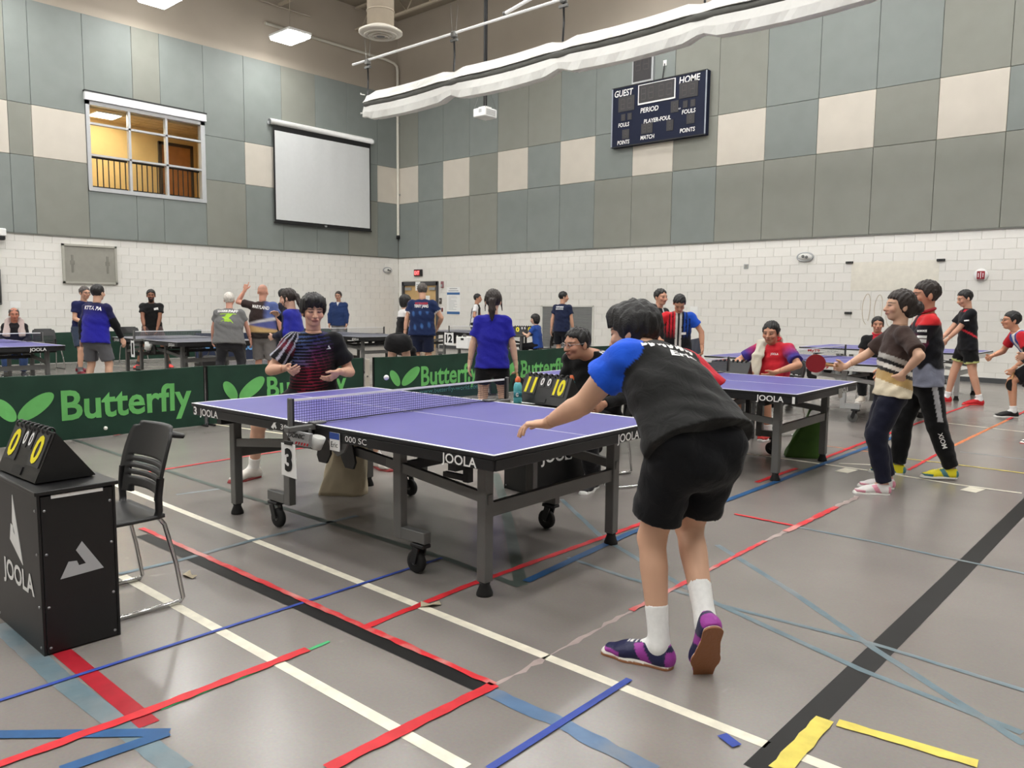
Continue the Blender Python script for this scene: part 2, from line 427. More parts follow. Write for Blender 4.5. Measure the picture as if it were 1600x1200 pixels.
CO, BL = .2032, .4064
def block_mesh(l):
    """one face-up block: length l along x, front face at y=0 looking to -y"""
    x, z, g, e = l/2-.0017, CO/2-.0017, .0035, .055
    P = [(-x, e, -z), (x, e, -z), (x, e, z), (-x, e, z), (-x, g, -z), (x, g, -z), (x, g, z), (-x, g, z),
         (-x+g, 0, -z+g), (x-g, 0, -z+g), (x-g, 0, z-g), (-x+g, 0, z-g)]
    Fc = [(8, 9, 10, 11)]
    for a in range(4):
        c = (a+1) % 4; Fc += [(a, c, c+4, a+4), (a+4, c+4, c+8, a+8)]
    return P, Fc
BMESH = {}
def block_data(l):
    k = round(l, 3)
    if k not in BMESH:
        q = MB(); q.add(*block_mesh(k)); me = q.mesh('block'); me.materials.append(M_BLOCK); BMESH[k] = me
    return BMESH[k]
def lay_blocks(parent, a0, a1, holes, frame, near):
    """courses of blocks along an axis from a0 to a1, holes = (a,b,ztop); frame(a)->(location, rz)"""
    singles = []; rest = MB()
    for r in range(15):
        z = (r+.5)*CO; a = a0 - (BL/2 if r % 2 else 0)
        while a < a1:
            s, e = max(a, a0), min(a+BL, a1); a += BL
            segs = [(s, e)]
            for h0, h1, hz in holes:
                if z-CO/2 < hz-.02: segs = [t for (p, q) in segs for t in ((p, min(q, h0)), (max(p, h1), q)) if t[1]-t[0] > .03]
            for p, q in segs:
                if q-p < .05: continue
                singles.append(((p+q)/2, z, q-p))
    singles.sort(key=near)
    for i, (c, z, l) in enumerate(singles):
        loc, rz = frame(c)
        dep = rnd.uniform(-.0012, .0012)
        if i < 300:
            o = bpy.data.objects.new('block', block_data(l)); link(o, parent); o.location = (loc[0]+(dep if rz else 0), loc[1]+(0 if rz else dep), z); o.rotation_euler = (0, 0, rz)
        else:
            P, Fc = block_mesh(l); R = Matrix.Rotation(rz, 3, 'Z')
            rest.add([R @ Vector(p)+Vector((loc[0], loc[1], z)) for p in P], Fc)
    tag(rest.build('blocks', M_BLOCK, parent), kind='stuff')
lay_blocks(wback, XL, XR-2.6, [(DX0, DX1, DZ)], lambda a: ((a, YB), 0.), lambda t: abs(t[0]+5.2))
lay_blocks(wleft, -4., YB, [], lambda a: ((XL, a), math.pi/2), lambda t: abs(t[0]-10.))

# acoustic panels
def panel(parent, u0, u1, z0, z1, material, left):
    g = .004; w, h = u1-u0-2*g, z1-z0-2*g
    mb = MB()
    if left: mb.box((XL-.02, (u0+u1)/2, (z0+z1)/2), (.05, w, h), bev=.006)
    else: mb.box(((u0+u1)/2, YB+.02, (z0+z1)/2), (w, .05, h), bev=.006)
    mb.build('panel', material, parent)
xs = [XL+.006] + [-20.482+1.2232*k for k in range(0, 21)]
for i in range(len(xs)-1):
    for r, (z0, z1) in enumerate(((Z1, Z2), (Z2, Z3), (Z3, ZC))):
        mt = M_PB if (r == 1 and i % 2 == 0) else (M_PG1 if (i*7+r*3) % 5 in (0, 2, 3) else M_PG2)
        if r == 0 and i > 9: mt = M_PG2
        panel(wback, xs[i], xs[i+1], z0, z1, mt, False)
ys = [-2.4, -1.2, .05, 1.27, 2.49, 3.71, 4.93, 6.15, 6.65, 7.86, 9.05, 9.77, 10.98, 12.2, 13.43, 14.63, 15.85, 17.06, YB-.006]
for i in range(len(ys)-1):
    y0, y1 = ys[i], ys[i+1]; win = y0 > 7.8 and y1 < 11
    for r, (z0, z1) in enumerate(((Z1, Z2), (Z2, Z3), (Z3, ZC))):
        beige = r == 1 and i in (2, 4, 6, 8, 13, 15, 17)
        mt = M_PB if beige else (M_PG2 if (i+r) % 4 == 0 else M_PG1)
        if win:
            if r == 1: continue
            if r == 0: z1 = WZ0
            if r == 2: z0 = WZ1
        panel(wleft, y0, y1, z0, z1, mt, True)

# baseboards and the ledge under the panels
mb = MB(); mb.box(((DX1+.06+XR)/2, YB-.008, .05), (XR-DX1-.06, .016, .10)); tag(mb.build('baseboard_back', M_BASE), 'dark baseboard along the back wall', kind='structure')
mb = MB(); mb.box((XL+.008, (YF+YB)/2, .05), (.016, YB-YF, .10)); tag(mb.build('baseboard_left', M_BASE), 'dark baseboard along the left wall', kind='structure')
mb = MB(); mb.box(((XL+XR)/2, YB-.01, Z1-.012), (XR-XL, .05, .022)); tag(mb.build('trim_1', mat('panel_trim', (112, 112, 106), .6, var=.03)), 'grey ledge trim below the panels of the back wall', kind='structure')
mb = MB(); mb.box((XL+.01, (YF+YB)/2, Z1-.012), (.05, YB-YF, .022)); tag(mb.build('trim_2', MATS['panel_trim']), 'grey ledge trim below the panels of the left wall', kind='structure')

# ------------------------------------------------------------ observation window with the corridor behind it
M_FRAME = mat('window_aluminium', (188, 190, 192), .45, .3, var=.03)
win = empty('window_1', (XL, WY0, WZ0)); tag(win, 'interior observation window with aluminium frame and black railing', kind='structure')
def wbox(mb, y0, y1, z0, z1, x0, x1):     # in window coordinates
    mb.box(((x0+x1)/2, (y0+y1)/2, (z0+z1)/2), (x1-x0, y1-y0, z1-z0))
WW, WH = WY1-WY0, WZ1-WZ0
mb = MB(); wbox(mb, 0, .09, 0, WH, -.12, .03); wbox(mb, WW-.12, WW, 0, WH, -.12, .03); wbox(mb, 0, WW, 0, .10, -.12, .035); wbox(mb, 0, WW, WH-.30, WH-.20, -.12, .03)
mb.build('frame', M_FRAME, win)
mb = MB(); wbox(mb, -.03, WW+.02, WH-.20, WH, -.10, .10); mb.build('shade_box', mat('shade_box_white', (232, 233, 236), .5, var=.02), win)
mb = MB(); wbox(mb, -.045, WW+.035, WH-.005, WH+.03, -.08, .11); mb.build('shade_lid', M_BLACK, win)
Y1, Y2 = .09+.97, .09+2*.97
for yy in (Y1, Y2):
    mb = MB(); wbox(mb, yy-.03, yy+.03, .10, WH-.3, -.10, .02); mb.build('mullion', M_FRAME, win)
TZ1, TZ2 = .90, 1.68
for zz in (TZ1, TZ2):
    mb = MB(); wbox(mb, .09, WW-.12, zz-.025, zz+.025, -.10, .02); mb.build('transom', M_FRAME, win)
M_GLASS = bpy.data.materials.new('window_glass'); M_GLASS.use_nodes = True
nt = M_GLASS.node_tree; bb = nt.nodes['Principled BSDF']; bb.inputs['Base Color'].default_value = (.95, .97, .96, 1); bb.inputs['Roughness'].default_value = .02
bb.inputs['Transmission Weight'].default_value = 1.; bb.inputs['IOR'].default_value = 1.02
for ya, yb in ((.09, Y1-.03), (Y1+.03, Y2-.03), (Y2+.03, WW-.12)):
    for za, zb in ((.10, TZ1-.025), (TZ1+.025, TZ2-.025), (TZ2+.025, WH-.3)):
        mb = MB(); wbox(mb, ya, yb, za, zb, -.045, -.039); mb.build('pane', M_GLASS, win)
for ya, yb in ((.09, Y1-.03), (Y1+.03, Y2-.03), (Y2+.03, WW-.12)):
    mb = MB()
    wbox(mb, ya, yb, TZ1-.06, TZ1-.02, -.16, -.13); wbox(mb, ya, yb, .12, .15, -.16, -.13)
    mb.build('rail', M_BLACK, win)
    for k in range(7):
        yy = ya+.05+(yb-ya-.1)*k/6
        mb = MB(); wbox(mb, yy-.011, yy+.011, .15, TZ1-.05, -.155, -.135); mb.build('baluster', M_BLACK, win)
# corridor room
CXB = XL-1.68
M_CORR = mat('corridor_yellow_wall', (222, 190, 128), .8, var=.02)
corr = wall('wall_corridor', 'yellow lit corridor wall seen through the observation window', [(CXB-.1, CXB, WY0-2.5, WY1+.6, 3.85, 6.9), (CXB, XL-.4, WY0-2.6, WY0-2.5, 3.85, 6.9), (CXB, XL-.4, WY1+.6, WY1+.7, 3.85, 6.9)], M_CORR)
wall('floor_corridor', 'corridor floor behind the observation window', [(CXB, XL-.4, WY0-2.5, WY1+.6, 3.75, 3.85)], mat('corridor_floor', (150, 130, 100), .6, var=.05))
cceil = wall('ceiling_corridor', 'tiled corridor ceiling behind the observation window', [(CXB, XL-.4, WY0-2.5, WY1+.6, 6.36, 6.44)], mat('ceiling_tile', (206, 182, 140), .9, var=.03))
mb = MB()
for k in range(1, 5): mb.box((XL-.4-k*.3, (WY0+WY1)/2-.95, 6.358), (.012, WY1-WY0+3, .008))
for k in range(0, 8): mb.box((XL-1.04, WY0-1.2+k*.61, 6.356), (1.26, .012, .008))
mb.build('ceiling_grid', mat('ceiling_grid', (190, 168, 130), .8, var=.02), cceil)
cl = empty('corridor_light', (XL-.86, 8.66, 6.34), 0, 'bright corridor ceiling light panel behind the upper left window pane', 'light')
mb = MB(); mb.box((0, 0, 0), (.64, .66, .03)); mb.build('frame', M_WHITE, cl)
mb = MB(); mb.box((0, 0, -.02), (.58, .6, .012)); mb.build('diffuser', mat('corridor_diffuser', (255, 246, 226), .5, var=0, emit=44.), cl)
cl2 = copy_tree(cl); cl2.location = (XL-.86, 6.4, 6.34); cl2['label'] = 'added unseen light panel brightening the corridor left of the window'  # second panel added out of sight to brighten the corridor
cd = empty('door_2', (CXB+.02, 10.92, 3.85)); tag(cd, 'brown wooden corridor door behind the window', kind='structure')
mb = MB(); mb.box((0, -.47, 1.10), (.10, .09, 2.20)); mb.box((0, .47, 1.10), (.10, .09, 2.20)); mb.box((0, 0, 2.16), (.10, 1.02, .09)); mb.build('door_frame', mat('dark_door_frame', (74, 62, 50), .5, var=.05), cd)
mb = MB(); mb.box((.01, 0, 1.08), (.05, .86, 2.12)); mb.build('door_leaf', mat('brown_door', (168, 112, 62), .5, var=.12, scale=4.), cd)
mb = MB(); mb.bar((.06, -.38, 1.0), (.06, -.26, 1.0), .03); mb.build('door_handle', M_CHROME, cd)

# ------------------------------------------------------------ double door
d = empty('door_1', ((DX0+DX1)/2, YB, 0)); tag(d, 'double wooden exit door in a dark grey steel frame', kind='structure')
w2 = (DX1-DX0)/2
M_DF = mat('door_frame_grey', (72, 72, 74), .5, var=.04); M_DW = mat('maple_door', (206, 172, 120), .5, var=.08, scale=3.)
mb = MB(); mb.box((-w2+.035, .03, DZ/2), (.10, .14, DZ)); mb.box((w2-.035, .03, DZ/2), (.10, .14, DZ)); mb.box((0, .03, DZ-.06), (2*w2, .14, .13)); mb.build('door_frame', M_DF, d)
mb = MB(); mb.box((0, .04, DZ/2), (.09, .08, DZ)); mb.build('center_post', M_DF, d)
for sx in (-1, 1):
    mb = MB(); mb.box((sx*.43, .05, 1.04), (.79, .045, 2.08)); lf = mb.build('door_leaf', M_DW, d)
    mb = MB(); mb.box((sx*.62, .005, 1.97), (.30, .06, .09)); mb.build('door_closer', M_ALU, lf)
    mb = MB(); mb.box((sx*.40, -.01, .98), (.62, .05, .06)); mb.build('push_bar', M_ALU, lf)
mb = MB(); mb.box((.36, .022, 1.62), (.20, .004, .24)); o = mb.build('notice', M_PAPER, d)
mb = MB(); mb.box((-.07, -.045, 2.06), (.24, .004, .30)); o = mb.build('notice', M_PAPER, d)
for zz, ww in ((2.11, .15), (2.05, .12), (1.99, .08)):
    mb = MB(); mb.box((-.07, -.048, zz), (ww, .002, .025)); mb.build('text_line', M_GLET, o)

# ------------------------------------------------------------ things on the back wall
def wallthing(name, label, cat, x, z): return empty(name, (x, YB, z), 0, label, cat)
UX, UZ = (1, 0, 0), (0, 0, 1)
t = wallthing('exit_sign', 'lit red EXIT sign above the double door', 'sign', -20.45, 2.51)
mb = MB(); mb.box((0, -.035, 0), (.40, .06, .23), bev=.01); mb.build('housing', M_BLACK, t)
mb = MB(); mb.box((-.03, -.067, 0), (.27, .004, .17)); mb.build('face', mat('exit_red', (150, 10, 16), .4, var=0, emit=.5), t)
lettering('EXIT', (-.03, -.070, 0), UX, UZ, .24, .12, mat('exit_letters', (255, 120, 120), .5, var=0, emit=2.5), t)

t = wallthing('poster', 'white notice poster with blue bands right of the double door', 'poster', -18.74, 1.565)
mb = MB(); mb.box((0, -.008, 0), (.62, .012, .90)); mb.build('sheet', M_PAPER, t)
mb = MB(); mb.box((0, -.016, .24), (.60, .004, .075)); mb.build('band', mat('poster_blue', (58, 104, 160), .6, var=.03), t)
mb = MB(); mb.box((0, -.016, -.39), (.60, .004, .085)); mb.build('band', MATS['poster_blue'], t)
for i in range(11):
    mb = MB(); ww = (.36, .40, .10, .36, .38, .26, .40, .30, .40, .22, .36)[i]; mb.box((-.22+ww/2, -.0155, .15-i*.043), (ww, .003, .010)); mb.build('text_line', M_GLET, t)
mb = MB(); mb.box((0, -.0155, .40), (.36, .003, .03)); mb.build('text_line', M_GLET, t)
mb = MB(); mb.box((0, -.0155, .33), (.46, .003, .03)); mb.build('text_line', M_GLET, t)

def small(name, label, cat, x, z, parts):
    t = wallthing(name, label, cat, x, z)
    for nm, c, dd, mt, bev in parts:
        mb = MB(); mb.box(c, dd, bev=bev); mb.build(nm, mt, t)
    return t
M_PURPLE = mat('faded_red_plastic', (146, 96, 100), .5, var=.05)
small('fire_strobe', 'red fire alarm strobe beside the top of the double door', 'alarm', -19.27, 2.10, [('body', (0, -.02, 0), (.12, .04, .22), M_PURPLE, .01), ('lens', (0, -.045, -.03), (.07, .03, .09), M_ALU, .008)])
small('card_reader', 'dark card reader beside the double door', 'switch', -19.36, 1.56, [('body', (0, -.015, 0), (.11, .03, .20), mat('reader_dark', (66, 58, 52), .5), .006), ('button', (0, -.035, .02), (.05, .012, .07), M_ALU, .004)])
small('pull_station', 'red and white fire alarm pull box under the card reader', 'alarm', -19.24, 1.25, [('body', (0, -.02, 0), (.15, .04, .24), M_WHITE, .012), ('handle', (0, -.047, .02), (.08, .02, .13), mat('pull_dark', (110, 52, 46), .5), .006)])
small('wall_plate', 'small grey square plate high on the back wall', 'plate', -8.59, 2.43, [('plate', (0, -.008, 0), (.11, .014, .11), M_ALU, .003), ('switch', (0, -.018, 0), (.06, .008, .07), mat('plate_grey', (150, 148, 142), .5), .002)])
small('paper_notice', 'white paper on the back wall right of the man in red and blue', 'paper', -9.95, 1.35, [('sheet', (0, -.004, 0), (.22, .006, .22), M_PAPER, 0.)])

# louvred return-air grilles
t = wallthing('air_grille', 'pair of white louvred air grilles low on the back wall', 'grille', -14.02, .82)
M_GR = mat('grille_white', (222, 221, 214), .5, var=.03)
mb = MB()
for x in (-.93, .0, .93): mb.box((x, -.02, 0), (.045, .03, 1.26))
for z in (-.62, .62): mb.box((0, -.02, z), (1.9, .03, .045))
mb.build('frame', M_GR, t)
M_GRB = mat('grille_back', (128, 130, 130), .7, var=.04)
mb = MB(); mb.box((0, -.004, 0), (1.84, .006, 1.22)); mb.build('backing', M_GRB, t)
sl = MB(); sl.bar((-.435, -.016, 0), (.435, -.016, 0), .018, .003, up=(0, .6, 1)); sme = sl.mesh('slat'); sme.materials.append(mat('grille_slat', (190, 191, 190), .5))
for sx in (-.465, .465):
    for k in range(36):
        o = bpy.data.objects.new('slat', sme); link(o, t); o.location = (sx, 0, -.585+k*.0334)

# oval caged wall lamps
def oval(name, label, loc, rz):
    t = empty(name, loc, rz, label, 'lamp')
    def ring(r1, r2, y, n=24): return [(r1*math.cos(2*math.pi*k/n), y, r2*math.sin(2*math.pi*k/n)) for k in range(n)]
    mb = MB(); mb.tube(ring(.18, .095, -.03), .018, 8, closed=True); mb.build('rim', M_ALU, t)
    mb = MB(); V = [(0, -.085, 0)]; Fc = []
    for j, (s, y) in enumerate(((.35, -.08), (.7, -.065), (.95, -.04), (1., -.01))):
        V += [(a*s, y, c*s) for a, _, c in ring(.17, .088, 0)]
    n = 24
    for k in range(n): Fc.append((0, 1+k, 1+(k+1) % n))
    for j in range(3):
        for k in range(n): Fc.append((1+j*n+k, 1+(j+1)*n+k, 1+(j+1)*n+(k+1) % n, 1+j*n+(k+1) % n))
    mb.add(V, Fc, True); mb.build('globe', mat('frosted_glass', (222, 222, 218), .3, var=.03), t)
    mb = MB(); mb.lathe([(.03, 0), (.035, .02), (.0, .03)], (-.02, -.085, .01), 10, Matrix.Rotation(math.pi/2, 3, 'X')); mb.build('lamp_head', M_GREYST, t)
    mb = MB(); mb.lathe([(.03, 0), (.035, .02), (.0, .03)], (.06, -.08, -.01), 10, Matrix.Rotation(math.pi/2, 3, 'X')); mb.build('lamp_head', M_GREYST, t)
    return t
oval('emergency_light', 'oval emergency light above the seated man in red', (-7.16, YB, 2.61), 0)
oval('emergency_light', 'oval emergency light on the left wall near the room corner', (XL, 17.45, 2.60), math.pi/2)

# fire bell
t = wallthing('fire_alarm', 'round white fire alarm with red patterned centre', 'alarm', -3.61, 2.135)
mb = MB(); mb.lathe([(.13, 0), (.13, .02), (.12, .035)], (0, 0, 0), 24, Matrix.Rotation(math.pi/2, 3, 'X')); mb.build('plate', M_WHITE, t)
mb = MB(); mb.box((0, -.045, 0), (.14, .02, .16), bev=.01); mb.build('horn', mat('alarm_red', (150, 30, 44), .5), t)
for k in range(3):
    mb = MB(); mb.box((-.04+k*.04, -.058, .0), (.012, .006, .12 if k == 1 else .08)); mb.build('grille_bar', M_WHITE, t)
mb = MB(); mb.box((0, -.058, -.1), (.12, .006, .014)); mb.build('alarm_lens', mat('alarm_dark', (90, 40, 44), .5), t)

for x, z, lb in ((-6.17, 2.455, 'black wall bracket upper left above the glue stains'), (-4.35, 2.455, 'black wall bracket above the man with red shoes'), (-6.14, 1.35, 'black wall bracket beside the glue stains above the seated man')):
    t = wallthing('wall_bracket', lb, 'bracket', x, z); tag(t, group='black wall brackets')
    mb = MB(); mb.box((0, -.02, 0), (.155, .035, .05), bev=.004); mb.build('plate', M_BLACK, t)
    for s in (-.05, .05):
        mb = MB(); mb.cyl((s, -.045, 0), (s, -.035, 0), .008, n=8); mb.build('screw', M_GREYST, t)
# glue stains left on the blocks
t = wallthing('glue_stain', 'looping brown glue stain on the back wall above the seated man', 'stain', -5.55, 1.44)
mb = MB()
for k, (x0, wd) in enumerate(((-.20, .10), (.05, .10), (.28, .09), (.68, .10))):
    pts = [(x0+wd*math.cos(a)*(.6+.4*math.sin(a*.5)), -.002, .33*math.sin(a)-.02*k) for a in [i*2*math.pi/26-.9 for i in range(24)]]
    mb.tube(pts, .007, 6)
mb.build('glue', mat('glue_brown', (206, 194, 174), .6, var=.12), t)
t = wallthing('removed_sign_patch', 'faded tan rectangular patch on the back wall between the brackets', 'stain', -5.25, 2.1)
mb = MB(); mb.box((0, -.0015, .05), (1.75, .002, .62)); mb.build('patch', mat('faded_patch', (229, 225, 212), .6, var=.05), t)

# scoreboard
sb = wallthing('scoreboard', 'large navy GUEST and HOME scoreboard on the back wall', 'scoreboard', -11.11, 6.43)
SW, SH = 2.80, 1.55
M_NAVY = mat('scoreboard_navy', (14, 22, 48), .55, spec=.25, var=.04); M_SEG = mat('led_dark', (50, 48, 50), .5, var=.06)
mb = MB(); mb.box((0, -.08, 0), (SW, .16, SH), bev=.012); mb.build('cabinet', M_NAVY, sb)
for s in (-1, 1):
    mb = MB(); mb.box((s*(SW/2-.02), -.165, 0), (.035, .012, SH)); mb.build('side_trim', mat('trim_silver', (150, 156, 166), .35, .5), sb)
for s in (-1, 1):
    mb = MB(); mb.box((0, -.165, s*(SH/2-.012)), (SW, .012, .024)); mb.build('edge_trim', M_BLACK, sb)
mb = MB(); mb.box((-.02, -.17, .47), (1.10, .012, .50)); mb.build('clock_frame', M_WHITE, sb)
mb = MB(); mb.box((-.02, -.177, .48), (1.04, .012, .44)); clk = mb.build('clock_window', M_SEG, sb)
def digit(x, z, w, h, parent, y=-.184):
    mb = MB(); tt = .014*h/.3
    for zz in (-h/2, 0, h/2): mb.box((x, y, z+zz), (w, .003, tt*2))
    for xx in (-w/2, w/2): mb.box((x+xx, y, z), (tt*2, .003, h))
    mb.build('digit', mat('led_off', (68, 64, 64), .5, var=.05), parent)
for x in (-.40, -.17, .13, .36): digit(x, .48, .13, .28, clk)
def score(x, z, w, h, nd):
    mb = MB(); mb.box((x, -.168, z), (w, .01, h)); o = mb.build('score_window', M_SEG, sb)
    for k in range(nd): digit(x+(k-(nd-1)/2)*w*.42, z, w*.22, h*.62, o, -.175)
score(-.93, .32, .50, .38, 2); score(.90, .37, .52, .38, 2)
for x in (-1.02, -.82): score(x, -.02, .13, .17, 1)
for x in (.82, 1.03): score(x, .03, .13, .17, 1)
score(.52, .02, .22, .28, 1); score(-.93, -.46, .22, .24, 1); score(-.28, -.40, .34, .26, 2); score(.40, -.42, .20, .26, 1); score(.98, -.34, .22, .24, 1)
def sbt(s, x, z, w, h): lettering(s, (x, -.166, z), UX, UZ, w, h, M_WLET, sb, bold=.02, shear=.12)
sbt('GUEST', -1.02, .61, .58, .16); sbt('HOME', .92, .63, .58, .16); sbt('PERIOD', -.22, .07, .54, .12); sbt('PLAYER-FOUL', .02, -.22, .80, .10)
sbt('FOULS', -1.0, -.21, .34, .10); sbt('FOULS', .92, -.15, .38, .10); sbt('POINTS', -1.0, -.66, .38, .10); sbt('POINTS', .90, -.60, .42, .10); sbt('MATCH', -.26, -.62, .42, .10)
sbt('BONUS', .74-.12, -.05, .14, .035)
t = wallthing('shot_clock', 'small shot clock mounted above the scoreboard', 'clock', -11.62, 7.615)
mb = MB(); mb.box((0, -.05, 0), (.64, .10, .78), bev=.01); mb.build('cabinet', M_ALU, t)
mb = MB(); mb.box((0, -.104, .0), (.54, .012, .68)); o = mb.build('face', M_SEG, t)
digit(-.12, .06, .14, .26, o, -.112); digit(.12, .06, .14, .26, o, -.112)
t = wallthing('power_outlet', 'power outlet with black cord above the scoreboard', 'outlet', -11.0, 7.62)
mb = MB(); mb.box((0, -.012, 0), (.10, .02, .14), bev=.003); mb.build('plate', M_WHITE, t)
mb = MB(); mb.tube([(0, -.03, -.02), (0, -.05, -.1), (-.03, -.04, -.25), (-.05, -.03, -.40)], .012, 6); mb.build('cord', M_BLACK, t)

# ------------------------------------------------------------ things on the left wall (built facing +x)
ps = empty('projection_screen', (XL+.02, 14.87, 5.35), 0, 'white roll-down projection screen with black border on the left wall', 'screen')
mb = MB(); mb.tube([(.09, -1.90, 1.45), (.09, 1.90, 1.45)], .075, 12); mb.box((.05, 0, 1.50), (.10, 3.8, .10)); mb.build('case', M_WHITE, ps)
for s in (-1, 1):
    mb = MB(); mb.cyl((.09, s*1.90, 1.45), (.09, s*1.93, 1.45), .085, n=12); mb.build('end_cap', M_ALU, ps)
mb = MB(); mb.box((.10, 0, -.03), (.006, 3.62, 2.92)); mb.build('border', M_BLACK, ps)
V = []; Fc = []; ny, nz = 40, 14
for j in range(nz+1):
    for i in range(ny+1):
        y = -1.76+3.52*i/ny; z = -1.40+2.62*j/nz
        V.append((.108+.004*math.sin(i*.9+.4*math.sin(j*.3))*(j/nz+.25), y, z))
for j in range(nz):
    for i in range(ny): a = j*(ny+1)+i; Fc.append((a, a+1, a+ny+2, a+ny+1))
mb = MB(); mb.add(V, Fc, True); mb.build('canvas', mat('screen_white', (214, 216, 216), .7, spec=.2, var=.015), ps)
mb = MB(); mb.box((.105, 0, -1.49), (.04, 3.66, .05), bev=.006); mb.build('bottom_bar', M_BLACK, ps)
mb = MB(); mb.box((.12, 0, -1.47), (.03, .08, .05)); mb.build('pull_handle', M_ALU, ps)

pd = empty('wall_pad_frame', (XL, 7.82, 2.365), 0, 'grey framed panel with two hinges low on the left wall', 'panel')
M_PADF = mat('pad_frame_grey', (176, 174, 164), .6, var=.03)
mb = MB()
for s in (-1, 1): mb.box((.03, s*.625, 0), (.06, .05, .98))
for s in (-1, 1): mb.box((.03, 0, s*.465), (.06, 1.30, .05))
mb.build('frame', M_PADF, pd)
mb = MB(); mb.box((.02, 0, 0), (.03, 1.2, .88)); mb.build('door_sheet', mat('pad_grey', (152, 150, 141), .7, var=.04, bump=.1, bscale=180), pd)
for s in (-1, 1):
    mb = MB(); mb.box((.04, s*.42, 0), (.012, .05, .44)); mb.box((.042, s*.42, .03), (.016, .10, .10)); mb.build('hinge', mat('hinge_grey', (130, 128, 120), .6), pd)
t = empty('paper_notice', (XL, 6.1, 1.34), 0, 'small white paper on the left wall above the seated man', 'paper')
mb = MB(); mb.box((.004, 0, 0), (.006, .22, .16)); mb.build('sheet', M_PAPER, t)
t = empty('wall_speaker', (XL, 5.78, 3.02), 0, 'wall loudspeaker cut off by the left picture edge', 'speaker')
mb = MB(); mb.box((.14, 0, .0), (.22, .30, .18), bev=.02); mb.build('cabinet', M_WHITE, t)
mb = MB(); mb.box((.14, 0, -.13), (.20, .26, .10), bev=.02); mb.build('grille', M_BLACK, t)
mb = MB(); mb.bar((.0, 0, 0), (.05, 0, 0), .08); mb.build('bracket', M_GREYST, t)
t = empty('score_controller_case', (XL, 5.63, 1.75), 0, 'dark wall fixture at the left picture edge', 'box')
mb = MB(); mb.box((.06, 0, 0), (.12, .35, .85), bev=.02); mb.build('case', M_GREYST, t)
mb = MB(); mb.box((.125, 0, 0), (.012, .29, .75)); mb.build('cover', M_BLACKPL, t)

# pipes in the corner
t = empty('corner_pipe', (XL+.06, YB-.06, 0), 0, 'white vertical pipe in the room corner turning along the left wall above', 'pipe')
M_PIPE = mat('pipe_white', (226, 222, 210), .5, var=.02)
mb = MB(); mb.tube([(0, 0, 3.78), (0, 0, 9.35), (0, -.03, 9.48), (0, -.15, 9.56), (0, -.5, 9.60), (0, -5., 9.60)], .045, 10); mb.build('pipe', M_PIPE, t)
mb = MB(); mb.lathe([(.06, 0), (.06, .10), (.05, .12)], (0, 0, 3.70), 12); mb.build('pipe_end', M_BLACK, t)
for z in (5.2, 7.6):
    mb = MB(); mb.box((0, .03, z), (.14, .05, .05)); mb.build('clamp', M_ALU, t)
t = empty('conduit', (XL+.05, 9.3, 10.2), 0, 'thin tan conduit running high along the left wall', 'pipe')
mb = MB(); mb.tube([(0, -4, 0), (0, 5.2, 0)], .02, 6); mb.build('pipe', M_TAN, t)
mb = MB(); mb.box((0, 0, 0), (.08, .12, .12), bev=.01); mb.build('junction_box', M_TAN, t)

# ------------------------------------------------------------ ceiling fixtures
LABELS = {(0, 0): 'bright square gym light nearest the round air diffuser', (0, 1): 'bright gym light at the top edge above the window'}
M_LAMP = mat('lamp_diffuser', (252, 251, 248), .5, var=0, emit=LAMP_POWER)
proto = empty('gym_light', (0, 0, 0), 0, 'x', 'light')
mb = MB(); mb.box((0, 0, .06), (1.04, .74, .08), bev=.015); mb.build('housing', M_WHITE, proto)
mb = MB(); mb.box((0, 0, -.015), (.98, .68, .075), bev=.02); mb.build('diffuser', M_LAMP, proto)
mb = MB(); mb.tube([(0, 0, .1), (0, 0, 2.1)], .012, 6); mb.build('hanger', M_TAN, proto)
first = True
for ix, x in enumerate((-20.0, -15.5, -11.0, -6.5, -2.0, 2.5)):
    for iy, y in enumerate((12.8, 9.15, 5.5, 1.85, -1.8, -5.5)):
        o = proto if first else copy_tree(proto); first = False
        o.location = (x, y, 8.86 if ix == 0 else 9.1)
        o['label'] = LABELS.get((ix, iy), 'added unseen gym light brightening the back wall'); o['group'] = 'hanging gym lights'

for x in (-11.0, -6.5, -2.0, 2.5):  # extra row of lamps added out of view to brighten the back wall
    o = copy_tree(proto); o.location = (x, 15.6, 9.75); o['label'] = 'added unseen gym light brightening the back wall'; o['group'] = 'hanging gym lights'

t = empty('air_diffuser', (-13.98, 11.19, 7.27), 0, 'round ceiling air diffuser with stepped rings on a tan duct', 'vent')
M_DUCT = mat('duct_tan', (178, 166, 148), .6, var=.03); M_DIF = mat('diffuser_white', (206, 200, 188), .5, var=.02)
mb = MB(); mb.lathe([(.20, -.06), (.44, -.02), (.47, .0), (.47, .03), (.30, .12)], (0, 0, 0), 32); mb.build('outer_cone', M_DIF, t)
for r, z in ((.34, -.075), (.25, -.095), (.16, -.11)):
    mb = MB(); mb.tube([(r*math.cos(a*math.pi/16), r*math.sin(a*math.pi/16), z+.035) for a in range(32)], .022, 6, closed=True); mb.build('ring', M_DIF, t)
mb = MB(); mb.lathe([(.09, -.07), (.08, -.02)], (0, 0, 0), 20); mb.build('core', M_GREYST, t)
mb = MB(); mb.lathe([(.29, .10), (.29, 3.7)], (0, 0, 0), 24); mb.build('duct', M_DUCT, t)
for z in (.45, .95, 1.5):
    mb = MB(); mb.tube([(.295*math.cos(a*math.pi/12), .295*math.sin(a*math.pi/12), z) for a in range(24)], .012, 6, closed=True); mb.build('duct_seam', M_DUCT, t)

